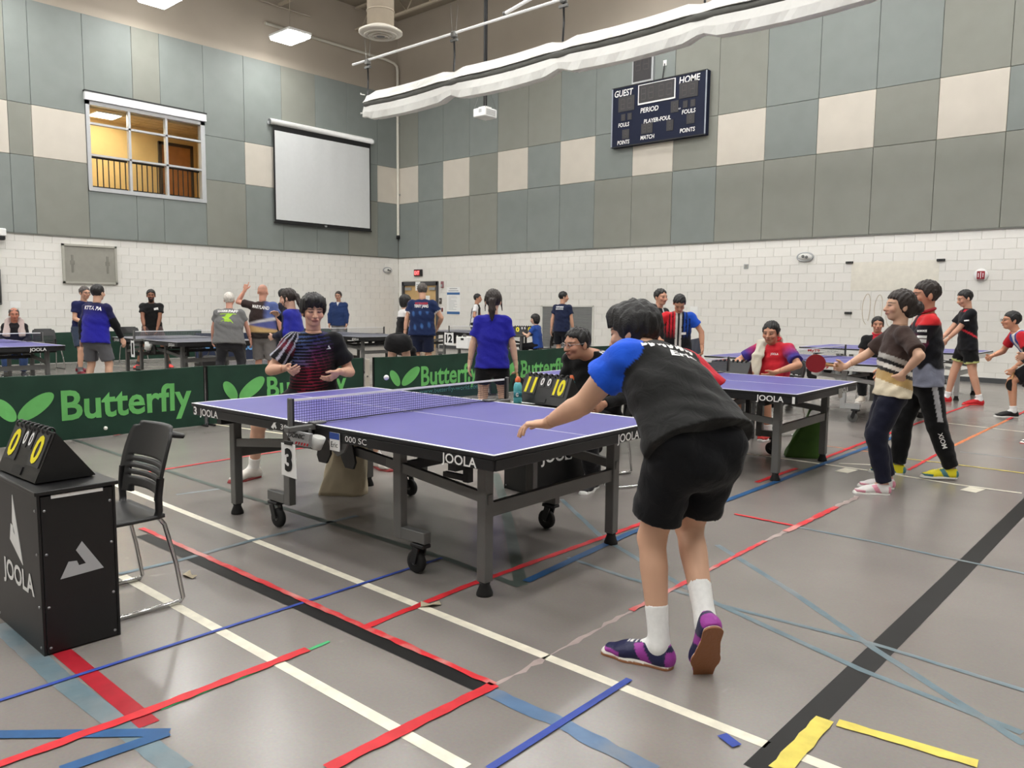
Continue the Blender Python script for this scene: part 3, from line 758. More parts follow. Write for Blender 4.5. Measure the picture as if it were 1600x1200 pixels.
# roof joists
for k, y in enumerate((16.2, 13.4, 10.4)):
    t = empty('roof_joist', (0, y, ZR-.5), 0, ('roof joist closest to the back wall', 'roof joist above the projector', 'roof joist above the air diffuser')[k], 'beam', 'open web roof joists')
    mb = MB(); mb.box((-7, 0, .42), (29, .09, .06)); mb.build('top_chord', M_DUCT, t)
    mb = MB(); mb.box((-7, 0, -.25), (29, .09, .06)); mb.build('bottom_chord', M_DUCT, t)
    for j in range(26):
        x0 = -21.2+j*1.1; mb = MB(); mb.tube([(x0, 0, -.25), (x0+.55, 0, .42), (x0+1.1, 0, -.25)], .018, 6); mb.build('web_rod', M_DUCT, t)

# ceiling projector on its pole
t = empty('projector', (-14.41, 14.9, 6.32), 0, 'white ceiling projector on a black pole behind the rolled curtain', 'projector')
mb = MB(); mb.box((0, 0, 0), (.42, .46, .22), bev=.02); bd = mb.build('body', M_WHITE, t)
mb = MB(); mb.cyl((-.21, .08, .0), (-.25, .08, .0), .06, n=16); mb.build('lens', M_BLACK, t)
mb = MB(); mb.box((.05, -.232, .03), (.10, .006, .08)); mb.build('badge', M_GLET, t)
for k in range(5):
    mb = MB(); mb.box((.213, 0, -.06+k*.03), (.006, .34, .01)); mb.build('vent_slot', M_GREYST, t)
mb = MB(); mb.tube([(0, 0, .14), (0, 0, 4.6)], .05, 10); mb.build('pole', M_BLACK, t)
mb = MB(); mb.box((0, 0, .14), (.24, .24, .04)); mb.build('mount_plate', M_WHITE, t)
for sx, sy in ((-1, -1), (1, -1), (1, 1), (-1, 1)):
    mb = MB(); mb.tube([(sx*.2, sy*.2, .1), (sx*.04, sy*.04, .75)], .006, 5); mb.build('guy_wire', M_GREYST, t)

# rolled divider curtain under a pipe batten
YC = 12.4
t = empty('divider_curtain', (0, YC, 0), 0, 'long rolled white divider curtain hanging under the ceiling', 'curtain')
M_CURT = mat('white_vinyl', (226, 226, 222), .55, var=.03, scale=2.)
def fold(prof, nm, seed):
    """cloth folded lengthwise: prof = (y, z) outline of the hanging fold"""
    rr = random.Random(seed); V = []; Fc = []; n = 132; mN = len(prof)
    for i in range(n+1):
        x = -16.05+i*(16.5/n); ph = (x+16.0)/3.05*math.pi; sag = .05*abs(math.sin(ph)); pin = 1-.28*max(0, 1-abs(math.sin(ph))*3.)
        for k, (y, z) in enumerate(prof):
            zc = 6.30; jag = .012*math.sin(i*1.31+k*1.7)+.010*math.sin(i*.53+k*.6)+rr.uniform(-.006, .006)
            V.append((x, y*pin+jag, zc+(z-zc)*pin-sag+.5*jag))
    for i in range(n):
        for k in range(mN): l = (k+1) % mN; Fc.append((i*mN+k, i*mN+l, (i+1)*mN+l, (i+1)*mN+k))
    Fc.append(tuple(range(mN))); Fc.append(tuple(n*mN+k for k in range(mN))[::-1])
    mb = MB(); mb.add(V, Fc, False); mb.build(nm, M_CURT, t)
fold([(-.17, 6.37), (-.11, 6.46), (-.02, 6.61), (.02, 6.62), (.07, 6.49), (.14, 6.36), (.05, 6.38)], 'upper_fold', 1)
fold([(-.13, 6.25), (.10, 6.25), (.13, 6.12), (.10, 5.95), (.04, 5.99), (-.02, 6.04), (-.07, 5.91), (-.15, 5.93), (-.18, 6.08)], 'lower_fold', 2)
mb = MB(); mb.tube([(-16.0+i*.825, -.09, 6.31-.05*abs(math.sin(i*.825/3.05*math.pi))) for i in range(20)], .065, 8); mb.build('strap', mat('strap_gap_grey', (92, 92, 88), .8), t)  # dark strap colour also paints in the shaded gap between the two folds
mb = MB(); mb.tube([(-16.6, 0, 7.38), (-5.2, 0, 7.32), (.8, 0, 7.32)], .03, 8); mb.build('batten', M_WHITE, t)
for k in range(5):
    x = -16.0+3.05*k
    mb = MB(); mb.tube([(x, 0, 7.26), (x+.015, 0, 6.9), (x-.01, 0, 6.55)], .022, 6); mb.build('hanging_cable', M_BLACK, t)
    mb = MB(); mb.box((x, 0, 7.33), (.13, .12, .13), bev=.02); mb.box((x, 0, 7.21), (.20, .06, .05)); mb.build('clamp', M_GREYST, t)
    for s in (-.12, .12):
        mb = MB(); mb.tube([(x+s*.5, 0, 7.38), (x+s, 0, 8.0)], .005, 4); mb.build('support_wire', M_GREYST, t)
for s in (0, 1):
    mb = MB(); mb.tube([(-16.05, -.05, 6.55-.45*s), (-16.17, -.09, 6.58-.45*s), (-16.22, -.05, 6.62-.5*s)], .014, 6); mb.build('tie_end', M_CURT, t)
t = empty('ceiling_tube', (-10.0, 12.6, 7.95), 0, 'white ceiling tube above the curtain batten', 'pipe')
mb = MB(); mb.tube([(-1.6, .0, -.42), (3.0, 0, .35)], .035, 8); mb.build('tube', M_WHITE, t)
mb = MB(); mb.tube([(-1.6, .0, -.42), (-1.66, 0, -.43)], .05, 8); mb.build('end_cap', M_GREYST, t)
# folded basketball backstop mast at the top edge
t = empty('backstop_mast', (-14.9, 10.2, 8.05), 0, 'dark padded basketball backstop mast at the top edge', 'pole')
mb = MB(); mb.tube([(-1.9, -.9, .16), (0, 0, .02), (.35, .25, -.02)], .09, 10); mb.build('pad', mat('navy_pad', (24, 28, 46), .5), t)
mb = MB(); mb.tube([(-2.6, -1.2, .40), (.5, .4, .12)], .035, 8); mb.build('pipe', M_BLACK, t)
mb = MB(); mb.tube([(.1, .1, 0), (-.2, .5, 2.9)], .03, 8); mb.build('brace', M_DUCT, t)
# ------------------------------------------------------------ table tennis tables
LX, LY = 2.74, 1.525
HX, HY = LX/2, LY/2
M_LINE = mat('table_line_white', (240, 240, 240), .5, var=.01)
M_NETG = mat('net_thread', (40, 42, 74), .9, var=.05)
M_NETW = mat('net_thread_grey', (150, 152, 156), .9, var=.05)
M_APW = mat('white_apron', (222, 222, 218), .5, var=.03)
M_LEGW = mat('silver_leg', (182, 184, 184), .4, .3, var=.04)
M_GREYD = mat('grey_frame_shade', (84, 84, 84), .5, .2, var=.05)

def net_mesh(length, h):
    mb = MB(); n = int(length/.0165)
    for i in range(n+1):
        x = -length/2+length*i/n; mb.add([(x-.0011, 0, 0), (x+.0011, 0, 0), (x+.0011, 0, h), (x-.0011, 0, h)], [(0, 1, 2, 3)])
    for j in range(10):
        z = h*j/9.; mb.add([(-length/2, 0, z-.0011), (length/2, 0, z-.0011), (length/2, 0, z+.0011), (-length/2, 0, z+.0011)], [(0, 1, 2, 3)])
    return mb.mesh('net')
NETME = net_mesh(1.80, .135)

def make_table(label, group, top, apron, leg, netm, white_style=False):
    t = empty('table_tennis_table', (0, 0, 0), 0, label, 'table', group)
    for s in (-1, 1):
        mb = MB(); mb.box((s*(HX/2+.001), 0, .748), (HX-.003, LY, .020), bev=.003); tp = mb.build('table_top', M_BLACK, t)
        mb = MB(); mb.box((s*(HX/2+.001), 0, .7587), (HX-.005, LY-.004, .0018)); mb.build('playing_surface', top, tp)
        mb = MB(); z = .7602
        mb.box((s*(HX-.01), 0, z), (.02, LY-.004, .0014)); mb.build('end_line', M_LINE, tp)
        for u in (-1, 1):
            mb = MB(); mb.box((s*HX/2, u*(HY-.01), z), (HX-.004, .02, .0014)); mb.build('side_line', M_LINE, tp)
        mb = MB(); mb.box((s*HX/2, 0, z), (HX-.004, .004, .0014)); mb.build('centre_line', M_LINE, tp)
        ah = .054 if not white_style else .072
        for u in (-1, 1):
            mb = MB(); mb.box((s*(HX/2), u*(HY-.018), .737-ah/2), (HX-.02, .03, ah), bev=.004); mb.build('side_apron', apron, t)
        mb = MB(); mb.box((s*(HX-.018), 0, .737-ah/2), (.03, LY-.03, ah), bev=.004); mb.build('end_apron', apron, t)
        mb = MB(); mb.box((s*(HX-.025), 0, .735), (.03, LY-.02, .012)); mb.build('edge_strip', M_BLACK, t)
        # end legs with rubber feet
        for u in (-1, 1):
            x, y = s*(HX-.225), u*(HY-.19)
            mb = MB(); mb.box((x, y, .38), (.06, .06, .62), bev=.004); lg = mb.build('leg', leg, t)
            mb = MB(); mb.lathe([(.042, 0), (.042, .012), (.026, .055), (.03, .07)], (x, y, 0), 14); mb.build('rubber_foot', M_RUBBER, lg)
            # sloping side bar to the middle
            mb = MB(); mb.bar((s*(HX-.19), y, .49), (s*(HX-.95), y, .575), .03, .052); mb.build('side_bar', leg, t)
            mb = MB(); mb.bar((s*(HX-.95), y, .575), (s*.14, y, .60), .03, .05); mb.build('link_bar', M_GREYD if not white_style else leg, t)
            # wheel post
            px = s*(HX-.85)
            mb = MB(); mb.box((px, y, .43), (.062, .05, .52), bev=.003); wp = mb.build('wheel_post', leg, t)
            mb = MB(); mb.bar((px+s*.03, y, .205), (px+s*.215, y, .205), .05, .062, bev=.003); mb.build('wheel_arm', leg, wp)
            cx = px+s*.16
            mb = MB(); mb.box((cx, y, .158), (.10, .06, .02), bev=.003); mb.bar((cx-.005, y-.028, .15), (cx-.03*s, y-.028, .06), .012, .04); mb.bar((cx-.005, y+.028, .15), (cx-.03*s, y+.028, .06), .012, .04); mb.build('caster_fork', M_BLACKPL, wp)
            mb = MB(); mb.lathe([(.03, -.018), (.056, -.018), (.062, -.010), (.062, .010), (.056, .018), (.03, .018)], (cx-.03*s, y, .0625), 20, Matrix.Rotation(math.pi/2, 3, 'X')); mb.build('caster_wheel', M_RUBBER if not white_style else M_GREYST, wp)
            mb = MB(); mb.lathe([(.018, -.021), (.018, .021)], (cx-.03*s, y, .0625), 10, Matrix.Rotation(math.pi/2, 3, 'X')); mb.build('wheel_hub', M_GREYST, wp)
            # centre hinge plate
            mb = MB(); yy = u*(HY-.16)
            mb.prism([(s*.05, .69), (s*.05, .56), (s*.09, .50), (s*.16, .50), (s*.18, .54), (s*.14, .69)][::(1 if s > 0 else -1)], (0, yy, 0), (1, 0, 0), (0, 0, 1), .014); mb.build('hinge_plate', M_BLACKPL, t)
        mb = MB(); mb.bar((s*(HX-.225), -HY+.22, .43), (s*(HX-.225), HY-.22, .43), .035, .07); mb.build('cross_bar', leg, t)
        mb = MB(); mb.bar((s*(HX-.30), -HY+.03, .66), (s*(HX-.30), HY-.03, .66), .05, .035); mb.build('under_rail', M_BLACK, t)
        mb = MB(); mb.bar((s*(HX-.85), -HY+.2, .56), (s*(HX-.85), HY-.2, .56), .03, .05); mb.build('inner_rail', M_BLACK, t)
        mb = MB(); mb.bar((s*(HX-.60), -.30, .69), (s*(HX-.60), -.30, .47), .04); mb.bar((s*(HX-.60), -.30, .49), (s*(HX-.78), -.30, .49), .03); mb.build('lock_bracket', M_BLACKPL, t)
    # net and posts
    n = bpy.data.objects.new('net', NETME.copy()); n.data.materials.append(netm); link(n, t); n.location = (0, 0, .766); n.rotation_euler = (0, 0, math.pi/2)
    mb = MB(); mb.box((0, 0, .9065), (.006, 1.80, .013)); mb.build('net_tape', M_LINE, t)
    mb = MB(); mb.box((0, 0, .768), (.004, 1.80, .006)); mb.build('net_cord', M_BLACK, t)
    for u in (-1, 1):
        mb = MB(); mb.box((.006, u*(HY+.1525), .835), (.022, .024, .175), bev=.004); pt = mb.build('net_post', M_GREYST, t)
        mb = MB(); mb.box((.006, u*(HY+.135), .835), (.012, .014, .165)); mb.build('post_liner', M_BLACK, pt)
        mb = MB(); mb.box((-.0, u*(HY+.08), .748), (.05, .19, .035), bev=.006); mb.box((0, u*(HY-.03), .768), (.06, .09, .012), bev=.003); mb.build('net_clamp', M_GREYST, pt)
        mb = MB(); mb.lathe([(.02, 0), (.022, .01), (.022, .05), (.012, .06)], (0, u*(HY+.03), .675), 12); mb.build('clamp_screw', M_BLACKPL, pt)
    for k in range(3):
        mb = MB(); mb.box((.004, -.45+k*.45, .7606), (.012, .16, .0016)); mb.build('net_seam', M_BLACK, t)
    return t

def side_text(t, s, x, u, h, w, m, zc=.711, bold=.016, shear=0., rim=.002):
    """words on a long side: u=-1 is the side looking to -y"""
    return lettering(s, (x, u*(HY-.003+rim), zc), (1 if u < 0 else -1, 0, 0), (0, 0, 1), w, h, m, t, bold, shear, off=.001)
def end_text(t, s, y, e, h, w, m, zc=.711, bold=.016):
    return lettering(s, (e*(HX-.003+.002), y, zc), (0, e, 0), (0, 0, 1), w, h, m, t, bold, 0., off=.001)

def joola(t):
    for u in (-1, 1):
        side_text(t, 'JOOLA', u*-1*(HX-.225), u, .046, .23, M_WLET); side_text(t, 'JOOLA', u*(HX-.225), u, .046, .23, M_WLET)
    for e in (-1, 1): end_text(t, 'JOOLA', .38*e, e, .046, .23, M_WLET)

T = []
proto_t = make_table('blue table tennis table in the foreground with number 3 hanging from its net post', 'table tennis tables', M_TOP, M_BLACK, M_GREYST, M_NETG)
joola(proto_t)
main_t = proto_t; main_t.location = (-3.793, 3.278, 0); main_t.rotation_euler = (0, 0, math.radians(1.752))
t4 = copy_tree(proto_t); t4.location = (-3.84, 6.83, 0); t4['label'] = 'blue table tennis table behind the foreground player with number 1 on its corner'
# marks of the foreground table only
side_text(main_t, '3', -HX+.05, -1, .052, .04, M_WLET, .713, .03); side_text(main_t, '305', -.27, -1, .032, .10, M_WLET, .712, .0); side_text(main_t, '000 SC', .38, -1, .032, .18, M_WLET, .712, .0)
mb = MB(); mb.prism([(-.06, -.02), (-.02, -.035), (.0, -.005), (.02, -.03), (.035, -.02), (.01, .02), (.03, .035), (-.01, .03)], (-.38, -HY-.001, .711), (.6, 0, 0), (0, 0, .6), .002); mb.build('logo', M_WLET, main_t)
mb = MB(); mb.box((.205, -HY-.004, .685), (.085, .004, .10)); tg = mb.build('name_tag', M_PAPER, main_t)
mb = MB(); mb.box((.205, -HY-.0065, .717), (.085, .003, .036)); mb.build('tag_band', mat('tag_blue', (42, 74, 150), .6), tg)
lettering('Eric', (.205, -HY-.0065, .670), UX, UZ, .06, .03, M_BLET, tg, bold=.0)
mb = MB(); mb.prism([(.11, .69), (.30, .69), (.26, .63), (.205, .60), (.15, .63)][::-1], (0, -HY+.02, 0), (1, 0, 0), (0, 0, 1), .012); mb.build('hinge_cover', M_GREYST, main_t)
# net clamp plate with its maker's name
mb = MB(); mb.prism([(-.14, .735), (.10, .735), (.085, .70), (.085, .66), (-.055, .66), (-.14, .725)][::-1], (.05, -HY-.115, 0), (1, 0, 0), (0, 0, 1), .02); cp = mb.build('clamp_plate', M_ALU, main_t)
lettering('DONIC', (.025, -HY-.126, .713), UX, UZ, .16, .026, M_BLET, cp, bold=.02, shear=.3)
for k in range(5):
    mb = MB(); mb.prism([(-.03+k*.026, .665), (-.018+k*.026, .665), (-.008+k*.026, .68), (-.02+k*.026, .68)], (.04, -HY-.1265, 0), (1, 0, 0), (0, 0, 1), .002); mb.build('red_dash', M_RLET, cp)
def card(parent_loc, rz, num, label, sz=(.115, .175), tilt=0.):
    t = empty('number_card', parent_loc, rz, label, 'card')
    w, h = sz
    mb = MB(); mb.prism([(-w/2, -h/2+tilt), (w/2, -h/2-tilt*.3), (w/2-.01, h/2), (-w/2, h/2)], (0, 0, 0), (1, 0, 0), (0, 0, 1), .003); o = mb.build('sheet', M_PAPER, t)
    lettering(num, (0, -.002, .005), UX, UZ, w*.5*len(num)**.5, h*.62, M_BLET, t, bold=.05)
    mb = MB(); mb.box((0, 0, h/2+.005), (w*.5, .012, .02)); mb.build('clip', M_BLACKPL, t)
    return t
R1 = Matrix.Rotation(math.radians(1.752), 3, 'Z')
def on_main(x, y, z): return Vector((-3.793, 3.278, 0)) + R1 @ Vector((x, y, z))
card(on_main(.045, -HY-.19, .585), math.radians(6), '3', 'white card with number 3 hanging from the foreground net post', (.125, .185), .008)
def ball_cup(loc, label, s=1.):
    t = empty('ball_cup', loc, .4, label, 'cup')
    mb = MB(); mb.lathe([(.030*s, 0), (.038*s, .005), (.050*s, .095*s), (.046*s, .095*s), (.034*s, .012)], (0, 0, -.095*s), 16, Matrix.Rotation(.3, 3, 'Y')); mb.build('cup', mat('clear_plastic', (206, 206, 202), .3, var=.03), t)
    mb = MB(); mb.bar((-.05*s, 0, .0), (-.05*s, 0, .04), .012); mb.build('hook', M_GREYST, t)
    return t
ball_cup(on_main(.125, -HY-.07, .715), 'translucent ball cup beside the foreground net clamp', .75)

# ---- second JOOLA table
side_text(t4, '1', HX-.03, -1, .055, .022, M_WLET, .711, .02)
mb = MB(); mb.box((HX+.002, .74-HY+.30, .69), (.004, .10, .085)); mb.build('sticker', mat('grey_sticker', (160, 160, 154), .6, var=.15, scale=40), t4)
card((-3.72, 5.885, .64), .1, '4', 'white card with number 4 behind the foreground player', (.24, .26))
# ---- white aproned tables on the right
t5 = make_table('white-aproned blue table with number 5 card behind the seated man in red', 'table tennis tables', M_TOP, M_APW, M_LEGW, M_GREYD, True)
t5.location = (-4.05, 10.87, 0)
for u in (-1, 1):
    for x in (-1.1, .28): side_text(t5, 'MyT9', x*-u, u, .045, .21, M_RLET, .703, .02); side_text(t5, 'KCPC', (x+.35)*-u, u, .036, .22, M_GLET, .703, .0)
t6 = copy_tree(t5); t6.location = (-4.21, 14.65, 0); t6['label'] = 'white-aproned blue table nearest the back wall on the right'
card((-4.06, 9.93, .62), .1, '5', 'white card with number 5 right of the seated man in red', (.15, .24))
ball_cup((-3.82, 10.07, .72), 'white ball cup hanging right of the number 5 card', 1.35)
# ---- far tables on the left
def far_table(loc, label):
    global dark_t
    if dark_t is None:
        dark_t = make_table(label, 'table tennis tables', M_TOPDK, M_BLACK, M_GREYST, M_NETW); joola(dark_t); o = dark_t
    else:
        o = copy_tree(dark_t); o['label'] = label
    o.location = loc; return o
dark_t = None
tg_ = far_table((-14.43, 6.84, 0), 'dark table in front of the bearded man in black')
tb_ = far_table((-14.40, 10.66, 0), 'dark table between the opponent and the bending player')
tc_ = far_table((-14.30, 14.45, 0), 'dark table with the number 12 card near the double door')
tl_ = copy_tree(proto_t)
for ch in list(tl_.children):
    pass
tl_.location = (-14.44, 3.555, 0); tl_['label'] = 'blue table tennis table cut off by the left picture edge'
card((-14.25, 13.50, .60), .1, '12', 'white card with number 12 under a far net', (.30, .30))
card((-14.40, 5.89, .60), .2, 'I', 'narrow white card under the net of the dark table by the bearded man', (.10, .30))
ball_cup((-14.15, 6.04, .72), 'white ball cup on the dark table by the bearded man', 1.4)
t = empty('towel_box', (-13.7, 13.50, .52), 0, 'white torn towel box beside the number 12 card', 'box')
mb = MB(); mb.box((0, 0, 0), (.40, .20, .28), bev=.01); mb.build('carton', M_PAPER, t)
mb = MB(); mb.box((.02, -.102, .09), (.10, .004, .05)); mb.build('opening', M_BLACK, t)
mb = MB(); mb.box((0, 0, .17), (.06, .06, .10)); mb.build('hook', M_GREYST, t)

# ------------------------------------------------------------ court barriers
M_GREEN = mat('dark_green_cloth', (22, 56, 42), .6, spec=.4, var=.12, scale=5.)
M_LGREEN = mat('leaf_green_print', (104, 184, 100), .6, var=.08, scale=6.)
M_BLUECL = mat('navy_cloth', (26, 38, 66), .6, var=.12, scale=5.)
M_LBLUE = mat('light_blue_print', (96, 148, 196), .6, var=.05)
M_TEALP = mat('teal_print', (82, 146, 140), .6, var=.05)
def make_barrier(L, H, cloth, ink, label, loc, rz, words=True, url=False, seed=1, lay=None, tube=None):
    t = empty('court_barrier', loc, rz, label, 'barrier', 'court barriers')
    rr = random.Random(seed); ph = [rr.uniform(0, 6) for _ in range(6)]
    def wave(x, z):
        e = min(1, max(0, (L/2-abs(x))*6))
        return -.016 - e*(.006*math.sin(x*7+ph[0]+z*3)+.005*math.sin(x*13-z*9+ph[1])+.004*math.sin(x*4+z*14+ph[2])*(z/H))
    def top(x): return H-.006 - .016*math.sin((x/L+.5)*math.pi)
    V = []; Fc = []; nx, nz = 44, 14
    for j in range(nz+1):
        for i in range(nx+1):
            x = -L/2+.012+(L-.024)*i/nx; z = .012+(top(x)-.012)*j/nz; V.append((x, wave(x, z), z))
    for j in range(nz):
        for i in range(nx): a = j*(nx+1)+i; Fc.append((a, a+1, a+nx+2, a+nx+1))
    n0 = len(V)
    V += [(x, y+.03, z) for x, y, z in V]; Fc += [tuple(q+n0 for q in f[::-1]) for f in Fc]
    mb = MB(); mb.add(V, Fc, True); cl = mb.build('cloth', cloth, t)
    tm = tube or M_BLACK
    mb = MB(); mb.tube([(-L/2, 0, .01), (-L/2, 0, H)], .012, 8); mb.build('end_post', tm, t)
    mb = MB(); mb.tube([(L/2, 0, .01), (L/2, 0, H)], .012, 8); mb.build('end_post', tm, t)
    mb = MB(); mb.tube([(-L/2+.3*k*L/3, 0, top(-L/2+.3*k*L/3)) for k in range(11)], .009, 6); mb.build('top_rail', cloth, t)
    for s in (-1, 1):
        mb = MB(); mb.bar((s*(L/2-.03), -.12, .012), (s*(L/2-.03), .12, .012), .02); mb.build('foot', M_BLACK, t)
    if words:
        lay = lay or dict(b=.77, e=1.97, w1=(.18, .40), w2=(.40, .74), zc=.395, h=.26)
        def put(V2, nm, m):
            mb = MB(); mb.add([(x, wave(x, z)-.004, z) for x, z in V2[0]], V2[1]); return mb.build(nm, m, t)
        Vt, Ft = text_geo('Butterfly', .022, 0.)
        x0 = min(v[0] for v in Vt); x1 = max(v[0] for v in Vt)
        b0, e0 = -L/2+lay['b'], -L/2+lay['e']; k = (e0-b0)/(x1-x0); kz = lay['h']/.70
        put(([(b0+(v[0]-x0)*k, lay['zc']+(v[1]-.35)*kz) for v in Vt], Ft), 'lettering', ink)
        def ell(cx, cz, a, b2, ang, nm):
            P = [(0, 0)]+[(a*math.cos(q), b2*math.sin(q)) for q in [i*2*math.pi/28 for i in range(28)]]
            P = [(cx+p[0]*math.cos(ang)-p[1]*math.sin(ang), cz+p[0]*math.sin(ang)+p[1]*math.cos(ang)) for p in P]
            put((P, [(0, 1+i, 1+(i+1) % 28) for i in range(28)]), nm, ink)
        wa, wb = lay['w1'], lay['w2']
        ell(-L/2+(wa[0]+wa[1])/2, lay['zc']-.005, .135, .066, math.radians(125), 'logo_wing')
        ell(-L/2+(wb[0]+wb[1])/2, lay['zc']+.01, .20, .082, math.radians(36), 'logo_wing')
        if url:
            Vt, Ft = text_geo('www.butterfly-world.com', .0, 0.); x0 = min(v[0] for v in Vt); x1 = max(v[0] for v in Vt); k = (e0-b0)*1.06/(x1-x0)
            put(([(b0-.03+(v[0]-x0)*k, .16+(v[1]-.35)*.10) for v in Vt], Ft), 'web_address', M_TEALP)
    return t
BX = -8.75; HB = .70
RZ = math.pi/2
make_barrier(2.20, HB, M_GREEN, M_LGREEN, 'green barrier with leaf logo at the left edge behind the scorer box', (BX, 3.27, 0), RZ, seed=3, lay=dict(b=.67, e=2.04, w1=(.02, .32), w2=(.26, .62), zc=.375, h=.30))
make_barrier(2.26, HB, M_GREEN, M_LGREEN, 'green barrier with leaf logo directly behind the opponent', (BX, 5.53, 0), RZ, seed=5)
make_barrier(2.30, HB, M_GREEN, M_LGREEN, 'green barrier with web address right behind the flying ball', (BX+.02, 7.97, 0), RZ, url=True, seed=9, lay=dict(b=.86, e=2.06, w1=(.26, .50), w2=(.50, .84), zc=.39, h=.28))
make_barrier(2.30, HB, M_GREEN, M_LGREEN, 'green barrier between the woman in royal blue and the umpire', (BX+.05, 10.30, 0), RZ, url=True, seed=12, lay=dict(b=.72, e=1.98, w1=(.10, .34), w2=(.34, .66), zc=.38, h=.28))
make_barrier(2.30, HB, M_GREEN, M_LGREEN, 'dark green barrier partly hidden behind the umpire', (BX+.05, 12.64, 0), RZ, seed=14)
make_barrier(2.30, .76, M_BLUECL, M_LBLUE, 'navy barrier right of the man in red and blue', (-8.45, 15.1, 0), math.radians(106), words=False, seed=15, tube=M_ALU)
make_barrier(2.30, HB, M_BLUECL, M_LBLUE, 'blue barrier with pale lettering behind the woman in profile', (-18.2, 10.05, 0), RZ, seed=17)
for k, (y, lb) in enumerate(((3.6, 'dark green barrier along the left wall behind the table at the picture edge'), (5.95, 'dark green barrier along the left wall left of the bearded man'), (8.75, 'dark green barrier along the left wall behind the bearded man'), (13.4, 'dark green barrier along the left wall behind the man in the blue jacket'))):
    make_barrier(2.30, .72, M_GREEN, M_LGREEN, lb, (-19.9, y, 0), RZ, words=False, seed=20+k)
# pale post standing in the gap between two barriers
t = empty('barrier_post', (BX+.01, 6.728, 0), 0, 'pale metal post in the gap between two green barriers', 'post')
mb = MB(); mb.box((0, 0, .34), (.02, .07, .68), bev=.003); mb.build('post', mat('pale_post', (196, 190, 178), .5, .2, var=.06), t)
mb = MB(); mb.cyl((.011, -.01, .44), (.018, -.01, .44), .012, n=10); mb.build('bolt', M_BLACK, t)
mb = MB(); mb.box((0, 0, .008), (.2, .12, .016)); mb.build('foot_plate', M_GREYST, t)

# ------------------------------------------------------------ scorer boxes, scoreboards, chairs
M_BOX = mat('black_scorer_panel', (17, 17, 18), .42, var=.1, scale=20.)
M_SCREW = mat('screw_steel', (170, 170, 172), .35, .8, var=.03)
def joola_mark(o, ux, uz, s, m, parent, flip=1):
    """triangular A mark made of a slanted leg and a foot"""
    o, ux, uz = Vector(o), Vector(ux), Vector(uz); nn = ux.cross(uz)
    mb = MB(); mb.prism([(x*s*flip, z*s) for x, z in ((-.52, -.42), (.60, -.36), (.06, .52), (-.10, .30), (.14, -.12), (-.04, -.14), (-.09, .0), (-.30, .02))][::flip], o+nn*.001, ux, uz, .002); return mb.build('logo', m, parent)
def scorer_box(loc, rz, label):
    """box .30 deep (x) by .60 long (y); lid on top; mark faces +x and -y"""
    t = empty('scorer_box', loc, rz, label, 'box')
    DX, DY, HZ = .60, .30, .665
    mb = MB()
    mb.box((0, -DY/2+.006, HZ/2), (DX-.002, .012, HZ), bev=.002); mb.build('long_panel', M_BOX, t)
    mb = MB(); mb.box((0, DY/2-.006, HZ/2), (DX-.002, .012, HZ), bev=.002); mb.build('long_panel', M_BOX, t)
    for s in (-1, 1):
        mb = MB(); mb.box((s*(DX/2-.006), 0, HZ/2), (.012, DY-.026, HZ-.012), bev=.002); mb.build('end_panel', M_BOX, t)
        mb = MB(); mb.box((s*(DX/2+.0005), 0, HZ-.012), (.003, DY*.66, .014)); mb.build('hand_slot', M_PAPER, t)
    mb = MB(); mb.box((0, 0, HZ+.009), (DX+.02, DY+.02, .018), bev=.003); mb.build('lid', M_BOX, t)
    q = MB(); q.lathe([(.006, 0), (.006, .002), (.003, .004)], (0, 0, 0), 8); sm = q.mesh('screw'); sm.materials.append(M_SCREW)
    for y in (-.125, .125):
        for z in (.03, .2, .42, .60):
            for s in (-1, 1):
                o = bpy.data.objects.new('screw', sm); link(o, t); o.location = (s*DX/2, y, z); o.rotation_euler = (0, s*math.pi/2, 0)
    for x in (-.27, .27):
        for z in (.03, .2, .42, .60):
            o = bpy.data.objects.new('screw', sm); link(o, t); o.location = (x, -DY/2, z); o.rotation_euler = (math.pi/2, 0, 0)
    joola_mark((DX/2, .0, .37), (0, 1, 0), (0, 0, 1), .15, M_GLET, t)
    mb = MB(); mb.prism([(x*.30, z*.30) for x, z in ((-.32, -.18), (.20, -.45), (-.12, .50), (-.18, .10), (-.06, -.10), (-.15, -.05), (-.17, .04), (-.25, .06))], (.03, -DY/2-.001, .47), (1, 0, 0), (0, 0, 1), .002); mb.build('logo', M_WLET, t)
    lettering('JOOLA', (.02, -DY/2, .275), (1, 0, 0), (0, 0, 1), .40, .085, M_WLET, t, bold=.025)
    return t
sbx = scorer_box((-3.745, 1.165, 0), 0, 'black scorer box with triangular logo in the left foreground')
sb2 = scorer_box((-3.93, 4.78, 0), math.radians(82), 'black scorer desk under the scoreboard reading 11 and 10')

